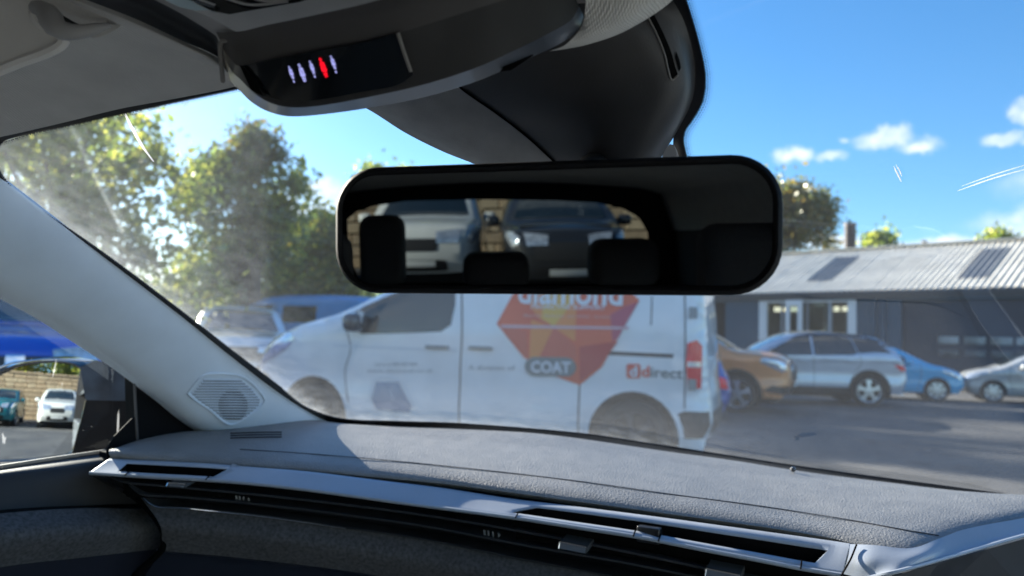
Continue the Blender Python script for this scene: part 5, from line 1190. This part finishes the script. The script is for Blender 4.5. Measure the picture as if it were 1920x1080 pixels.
icon(542,126,.93,IW,1); icon(561,122.5,1.28,IW,0); icon(581,116,.95,IW,1); icon(600.5,111.5,1.38,IR,0); icon(620.5,106.5,.98,IW,1)
# lamp lens above the console
slab('lamp_lens', [P(px, py, .418) for px, py in [(296,-14),(312,2),(336,13),(366,20),(392,19),(350,-2),(330,-20)]], np.array(ray(340, 5))*.002, mat('lens_blue', (.45,.58,.66), .15, 0, .6, coat=1), CO)
slab('lamp_glass', [P(px, py, .4195) for px, py in [(330,-20),(352,-2),(398,21),(430,27),(480,18),(560,4),(640,-20)]], np.array(ray(440, 5))*.002, GLB, CO)
tube('lamp_filament', [P(350,-6,.417), P(376,3,.417), P(404,13,.417)], .0014, mat('chrome'), CO, 10, 6)
for a, b, c in (((420,-4),(470,9),(540,3)), ((450,-10),(500,2),(560,-6))): tube('lamp_ring', [P(*a,.417), P(*b,.417), P(*c,.417)], .0008, mat('shoulder_grey'), CO, 20, 5)
slab('console_notch', [P(px, py, .4285) for px, py in [(938,134),(950,116),(968,103),(998,100),(1000,104),(958,132)]], np.array(ray(960, 120))*.002, VOID, CO)

# ---- fabric lobe in front of the console
lobe0 = row([(1030,96,.445),(1060,92,.443),(1100,84,.44),(1160,64,.438),(1215,34,.436),(1258,3,.436),(1290,-35,.44)])
lobe1 = row([(1060,84,.432),(1085,76,.430),(1112,64,.427),(1155,42,.424),(1195,14,.423),(1225,-16,.424),(1250,-60,.43)])
lobe2 = row([(1085,60,.428),(1092,46,.426),(1096,30,.423),(1098,0,.42),(1096,-30,.42),(1090,-60,.42),(1080,-100,.42)])
loft('roof_lobe', [lobe0, lobe1, lobe2], FAB, CAR, 60, 20)

# ---- sensor cover behind the mirror
def PWo(px, py, off=.006): return PW(px, py, off)
c0 = [PWo(560,130), PWo(620,172), PWo(690,205), PWo(760,249), PWo(830,284), PWo(895,310), PWo(940,332), PWo(980,350)]
c1 = row([(780,90,.50),(830,130,.52),(870,168,.535),(930,210,.545),(985,252,.555),(1040,302,.56),(1070,330,.57),(1090,360,.58)])
c1b = [q+np.array([0,.0,-.0]) for q in c1]
c2 = row([(980,20,.46),(1010,80,.475),(1040,130,.485),(1075,190,.495),(1105,240,.505),(1120,290,.52),(1125,330,.535),(1125,360,.545)])
c3 = row([(1140,0,.455),(1180,50,.46),(1210,100,.468),(1225,150,.478),(1225,200,.488),(1205,255,.50),(1190,310,.515),(1180,360,.53)])
c4 = row([(1210,-20,.455),(1250,40,.462),(1272,100,.472),(1280,150,.482),(1274,195,.493),(1250,250,.508),(1225,300,.525),(1210,350,.54)])
c5 = [PWo(1235,-40), PWo(1278,30), PWo(1297,90), PWo(1303,145), PWo(1297,190), PWo(1270,245), PWo(1238,300), PWo(1220,350)]
CM = mat('cover_plastic', (.04,.04,.043), .45, 0, .45, noise=.1, nscale=40, bump=.25, bscale=900, bdist=.0004)
CM2 = mat('cover_grain', (.38,.38,.385), .7, 0, .35, noise=.12, nscale=50, bump=.6, bscale=900, bdist=.0006)
SCV = link('sensor_cover', None, CAR)
cmid = [(a+b)/2+np.array([-.004,-.012,-.008]) for a, b in zip(c0, c1)]
loft('cover_wing', [c0, cmid, c1], CM2, SCV, 60, 20, sharp=180)
loft('cover_body', [[q*.85+p_*.15+np.array([0,.006,.004]) for q, p_ in zip(c1, c0)], [q+np.array([.0,.0,.0]) for q in c1], c2, c3, c4, c5], CM, SCV, 70, 50, sharp=180)
tube('cover_seam', [q+np.array([0,-.0006,-.0006]) for q in c1], .0008, VOID, SCV, 80, 5)
CB = bpy.data.objects['cover_body']; bpy.context.view_layer.update()
def on_cb(px, py, off=.0008):
    v = Vector(ray(px, py)).normalized(); ok, loc, n, i = CB.ray_cast(Vector(CAM), v); q = np.array(loc) if ok else P(px, py, .465); return q-np.array(v)*off
loft('cover_slot', [[on_cb(*p) for p in [(1216,31),(1232,62),(1247,100),(1254,130),(1261,149)]], [on_cb(*p) for p in [(1226,27),(1242,58),(1258,96),(1266,124),(1271,139)]]], VOID, SCV, 20, 3)
loft('cover_slot', [[on_cb(*p) for p in [(1266,108),(1270,122),(1273,134)]], [on_cb(*p) for p in [(1268,96),(1274,112),(1277,127)]]], VOID, SCV, 10, 3)
tube('slot_lip', [on_cb(*p, .0012) for p in [(1215,32),(1231,63),(1246,101),(1253,131),(1260,150),(1271,141)]], .0006, mat('bezel_grey'), SCV, 40, 5)
slab('cover_bracket', [PWo(px, py, .012) for px, py in [(1240,298),(1246,282),(1256,270),(1264,272),(1268,285),(1269,300),(1265,320),(1240,320)]], (0,.006,-.002), mat('bracket_grey', (.30,.31,.33), .6), SCV)

# ---- rear-view mirror
def rrect(hw, hh, r, n=8, kx=0):
    out = []
    for cx, cy, a0 in ((hw-r, hh-r, 0), (-hw+r, hh-r, 90), (-hw+r, -hh+r, 180), (hw-r, -hh+r, 270)):
        for k in range(n+1): a = math.radians(a0+90*k/n); out.append((cx+r*math.cos(a), cy+r*math.sin(a)))
    return out
MIR = link('rear_view_mirror', None, CAR)
def m3(x, y, z): return MP+MR*x+MU*y+MN*z
HW, HH = .1285, .0372
def mring(dx, z, r): return [m3(x, y, z) for x, y in rrect(HW+dx, HH+dx, r)]
rings = [mring(-.0042, .0005, .0215), mring(-.0036, .0018, .022), mring(-.002, .003, .024), mring(0, .0015, .026), mring(.0008, -.002, .0268), mring(.0002, -.010, .026), mring(-.006, -.022, .022), mring(-.018, -.030, .016)]
n = len(rings[0]); vs = [q for r_ in rings for q in r_]; fs = [(i*n+k, i*n+(k+1) % n, (i+1)*n+(k+1) % n, (i+1)*n+k) for i in range(len(rings)-1) for k in range(n)]+[tuple((len(rings)-1)*n+k for k in range(n))]
mesh('mirror_housing', vs, fs, mat('mirror_shell', (.008,.008,.009), .6, 0, .15, noise=.1, nscale=60), MIR, sharp=50)
mm = bpy.data.materials.new('mirror_silver'); mm.use_nodes = True; b_ = mm.node_tree.nodes['Principled BSDF']; b_.inputs['Base Color'].default_value = (.26,.28,.29,1); b_.inputs['Metallic'].default_value = 1; b_.inputs['Roughness'].default_value = .004
vs = mring(-.0046, .0012, .0213); mesh('mirror_glass', vs, [tuple(range(len(vs)))], mm, MIR, smooth=False)
tube('mirror_stalk', [m3(.02, .0, -.02), m3(.02, .03, -.05), PW(1120, 300, .02)], .012, CM, MIR, 12, 10)

# ---- door mirror outside the left window
def door_mirror():
    T = np.array([wf[0], wf[1], .85]); h = P(108, 765, 1.14); n0 = nrm(nrm(T-h)-nrm(h-CAM)); R = 1.15
    ctr = h-n0*R                                     # centre of the convex glass
    out = [(-60,740),(-30,715),(0,703),(30,690),(62,683),(100,680),(135,684),(152,694),(161,712),(164,735),(158,765),(149,800),(140,835),(134,846),(120,852),(60,859),(0,862),(-40,862),(-75,850),(-85,800)]
    def hit(px, py, rad=R):
        v = nrm(ray(px, py)); oc = CAM-ctr; b = np.dot(oc, v); c = np.dot(oc, oc)-rad*rad; D = b*b-c
        return CAM+v*(-b-math.sqrt(max(0, D)))
    DM = link('door_mirror', None, CAR)
    bm = gridpoly(out, 6)
    nv_ = []
    for v in bm.verts: q = hit(v.co.x, v.co.y); v.co = Vector(q)
    o = bm_obj('mirror_glass', bm, mat('mirror_silver2', (.78,.82,.84), .003, 1), DM, sharp=180)
    mi = o.data.materials[0]
    # exact sphere normals
    0 and [tuple(nrm(np.array(v.co)-ctr)) for v in o.data.vertices]
    # housing: rim and shell behind the glass
    rim = catmull([np.array(p, float) for p in out+[out[0]]], 90)[:-1]; cpx = rim.mean(0)
    def grow(g, back, push=0): return [hit(cpx[0]+(p[0]-cpx[0])*g+push*(1 if p[0] > 40 else 0), cpx[1]+(p[1]-cpx[1])*g)-n0*back for p in rim]
    rs = [grow(1.0, .0015), grow(1.02, -.006), grow(1.045, -.008), grow(1.08, .0), grow(1.13, .02), grow(1.10, .06), grow(.8, .11)]
    n = len(rim); vs = [q for r_ in rs for q in r_]; fs = [(i*n+k, i*n+(k+1) % n, (i+1)*n+(k+1) % n, (i+1)*n+k) for i in range(len(rs)-1) for k in range(n)]+[tuple((len(rs)-1)*n+k for k in range(n))]
    mesh('mirror_housing', vs, fs, mat('mirror_gloss_black', (.012,.013,.016), .08, 0, .6, coat=1), DM, sharp=60)
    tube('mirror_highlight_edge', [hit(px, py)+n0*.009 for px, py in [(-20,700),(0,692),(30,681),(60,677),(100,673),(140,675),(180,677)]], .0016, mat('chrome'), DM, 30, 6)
    # arm and inner shell to the door
    slab('mirror_arm', [P(px, py, 1.13) for px, py in [(150,690),(180,676),(250,685),(270,760),(265,845),(138,852),(150,800),(163,750)]], np.array(ray(200, 760))*.07, mat('arm_black', (.005,.005,.007), .5, 0, .1), DM)
    slab('mirror_cap', [P(px, py, 1.125) for px, py in [(150,688),(178,676),(252,688),(254,752),(160,750)]], np.array(ray(200, 720))*.004, mat('cap_navy', (.03,.04,.06), .4, 0, .3, noise=.4, nscale=30), DM)
door_mirror()

# ---- cabin behind us, seen in the mirror
INT = mat('cabin_dark', (.03,.03,.032), .85, noise=.1); SEAT = mat('seat_cloth', (.07,.07,.075), .9, noise=.15, nscale=200); SEATL = mat('seat_beige', (.50,.47,.42), .85)
def cushion(name, c, sz, m, par, tilt=0):
    bm = bmesh.new(); bmesh.ops.create_cube(bm, size=1); bmesh.ops.scale(bm, vec=sz, verts=bm.verts); bmesh.ops.bevel(bm, geom=bm.edges[:], offset=min(sz)*.3, segments=4, profile=.5, affect='EDGES')
    bmesh.ops.rotate(bm, cent=(0,0,0), matrix=Matrix.Rotation(tilt, 3, 'X'), verts=bm.verts); bmesh.ops.translate(bm, vec=c, verts=bm.verts); return bm_obj(name, bm, m, par)
for x in (-.38, .40):
    s_ = link('front_seat', None, CAR); cushion('backrest', (x, -.28-(x > 0)*.12, .72), (.46, .13, .55), SEAT, s_, .15); cushion('headrest', (x+(.0 if x < 0 else .06), -.36-(x > 0)*.12, 1.10), (.27, .11, .20), SEAT, s_); cushion('cushion', (x, .02, .42), (.48, .5, .14), SEATL, s_)
rs_ = link('rear_seat', None, CAR); cushion('backrest', (0, -1.62, .70), (1.26, .16, .56), SEAT, rs_, .2); cushion('cushion', (0, -1.2, .42), (1.26, .5, .16), SEAT, rs_)
def hr(pxa, pxb, pya, Y, nm='headrest', m=SEAT, dep=.17):
    a = RY(pxa, pya, Y); b = RY(pxb, pya, Y); lo = RY((pxa+pxb)/2, 540, Y); c = ((a[0]+b[0])/2, Y-.05, (a[2]+b[2]+2*lo[2])/4)
    h_ = max(.06, (a[2]+b[2])/2-lo[2]); return cushion(nm, (c[0], c[1], (a[2]+b[2])/2-h_/2), (abs(b[0]-a[0]), dep, h_), m, rs_)
hr(868,992,474,-1.60); hr(1108,1238,448,-1.60); 
fa = RY(690,402,-1.60); hr(672,754,403,-1.60)
# rear bulkhead with the window opening
YR = -2.02
op = [RY(px, py, YR) for px, py in [(652,412),(668,398),(700,387),(760,377),(900,374),(1040,376),(1120,380),(1165,390),(1198,408),(1214,436),(1216,480),(1208,522),(1190,531),(700,531),(672,520),(655,470)]]
n = len(op); cx = np.mean([q[0] for q in op]); cz = np.mean([q[2] for q in op])
outr = []
for q in op:
    a = math.atan2(q[2]-cz, (q[0]-cx)*.6); dx, dz = math.cos(a), math.sin(a)/.7; k = max(abs(dx)/.80, abs(dz)/.9); outr.append(np.array([cx*.0+dx/k, YR, (1.42-.0 if False else min(1.40, max(.25, cz+dz/k*1.0)))]))
vs = op+outr; fs = [(k, (k+1) % n, n+(k+1) % n, n+k) for k in range(n)]
mesh('tailgate', vs, fs, INT, CAR, smooth=False)
mesh('rear_window', [q+np.array([0,-.01,0]) for q in op], [tuple(range(n))], glass_mat('privacy_glass', (.66,.70,.68), 0), CAR, smooth=False)
# flanks, floor, pillars, bonnet: the shell round the cabin
BODYP = mat('body_grey')
for sx in (-1, 1):
    box('door_skin', (min(sx*.74, sx*.80), -2.05, .22), (max(sx*.74, sx*.80), .80, .885), BODYP, CAR, .01)
    slab('rear_quarter', [(sx*.70, -2.03, .88), (sx*.70, -1.35, .88), (sx*.66, -1.45, 1.36), (sx*.66, -2.03, 1.40)], (-.03*sx, 0, 0), INT, CAR)
    slab('centre_pillar', [(sx*.715, -.75, .86), (sx*.715, -.62, .86), (sx*.655, -.66, 1.36), (sx*.655, -.80, 1.36)], (-.03*sx, 0, 0), INT, CAR)
    slab('roof_rail', [(sx*.655, .36, 1.262), (sx*.655, -2.03, 1.30), (sx*.70, -2.03, 1.41), (sx*.70, .36, 1.37)], (-.02*sx, 0, 0), BODYP, CAR)
    if sx > 0:
        me_ = PT.data; mesh('pillar_trim', [(-v.co.x, v.co.y, v.co.z) for v in me_.vertices], [tuple(reversed(p.vertices)) for p in me_.polygons], PIL, CAR, sharp=180)
        for o_ in [q for q in list(CAR.children) if q.name.startswith('frit_band')][1:2]: mesh('frit_band', [(-v.co.x, v.co.y, v.co.z) for v in o_.data.vertices], [tuple(reversed(p.vertices)) for p in o_.data.polygons], FRIT, CAR)
        mesh('side_glass', [(-a, b, c) for a, b, c in sg_], [(0,1,2,3,4,5,6)], bpy.data.materials['wet_glass'], CAR, smooth=False)
box('cabin_floor', (-.74, -2.03, .20), (.74, 1.1, .24), mat('carpet', (.35,.34,.33), .95), CAR)
box('bulkhead', (-.70, 1.02, .245), (.70, 1.06, .93), INT, CAR)
box('parcel_shelf', (-.64, -2.0, .86), (.64, -1.72, .88), INT, CAR)
bon = []
for Yt, z in ((1.16, .93), (1.45, .90), (1.8, .84), (2.05, .74), (2.12, .55)): bon.append([(x, Yt-.32*x*x, z-.09*x*x) for x in np.linspace(-.80, .80, 11)])
loft('bonnet', bon, BODYP, CAR, 40, 24)
slab('front_wing', [(-.81, .82, .25), (-.81, .82, .90), (-.81, 1.9, .72), (-.81, 2.0, .4)], (.02, 0, 0), BODYP, CAR); slab('front_wing', [(.81, .82, .25), (.81, .82, .90), (.81, 1.9, .72), (.81, 2.0, .4)], (-.02, 0, 0), BODYP, CAR)
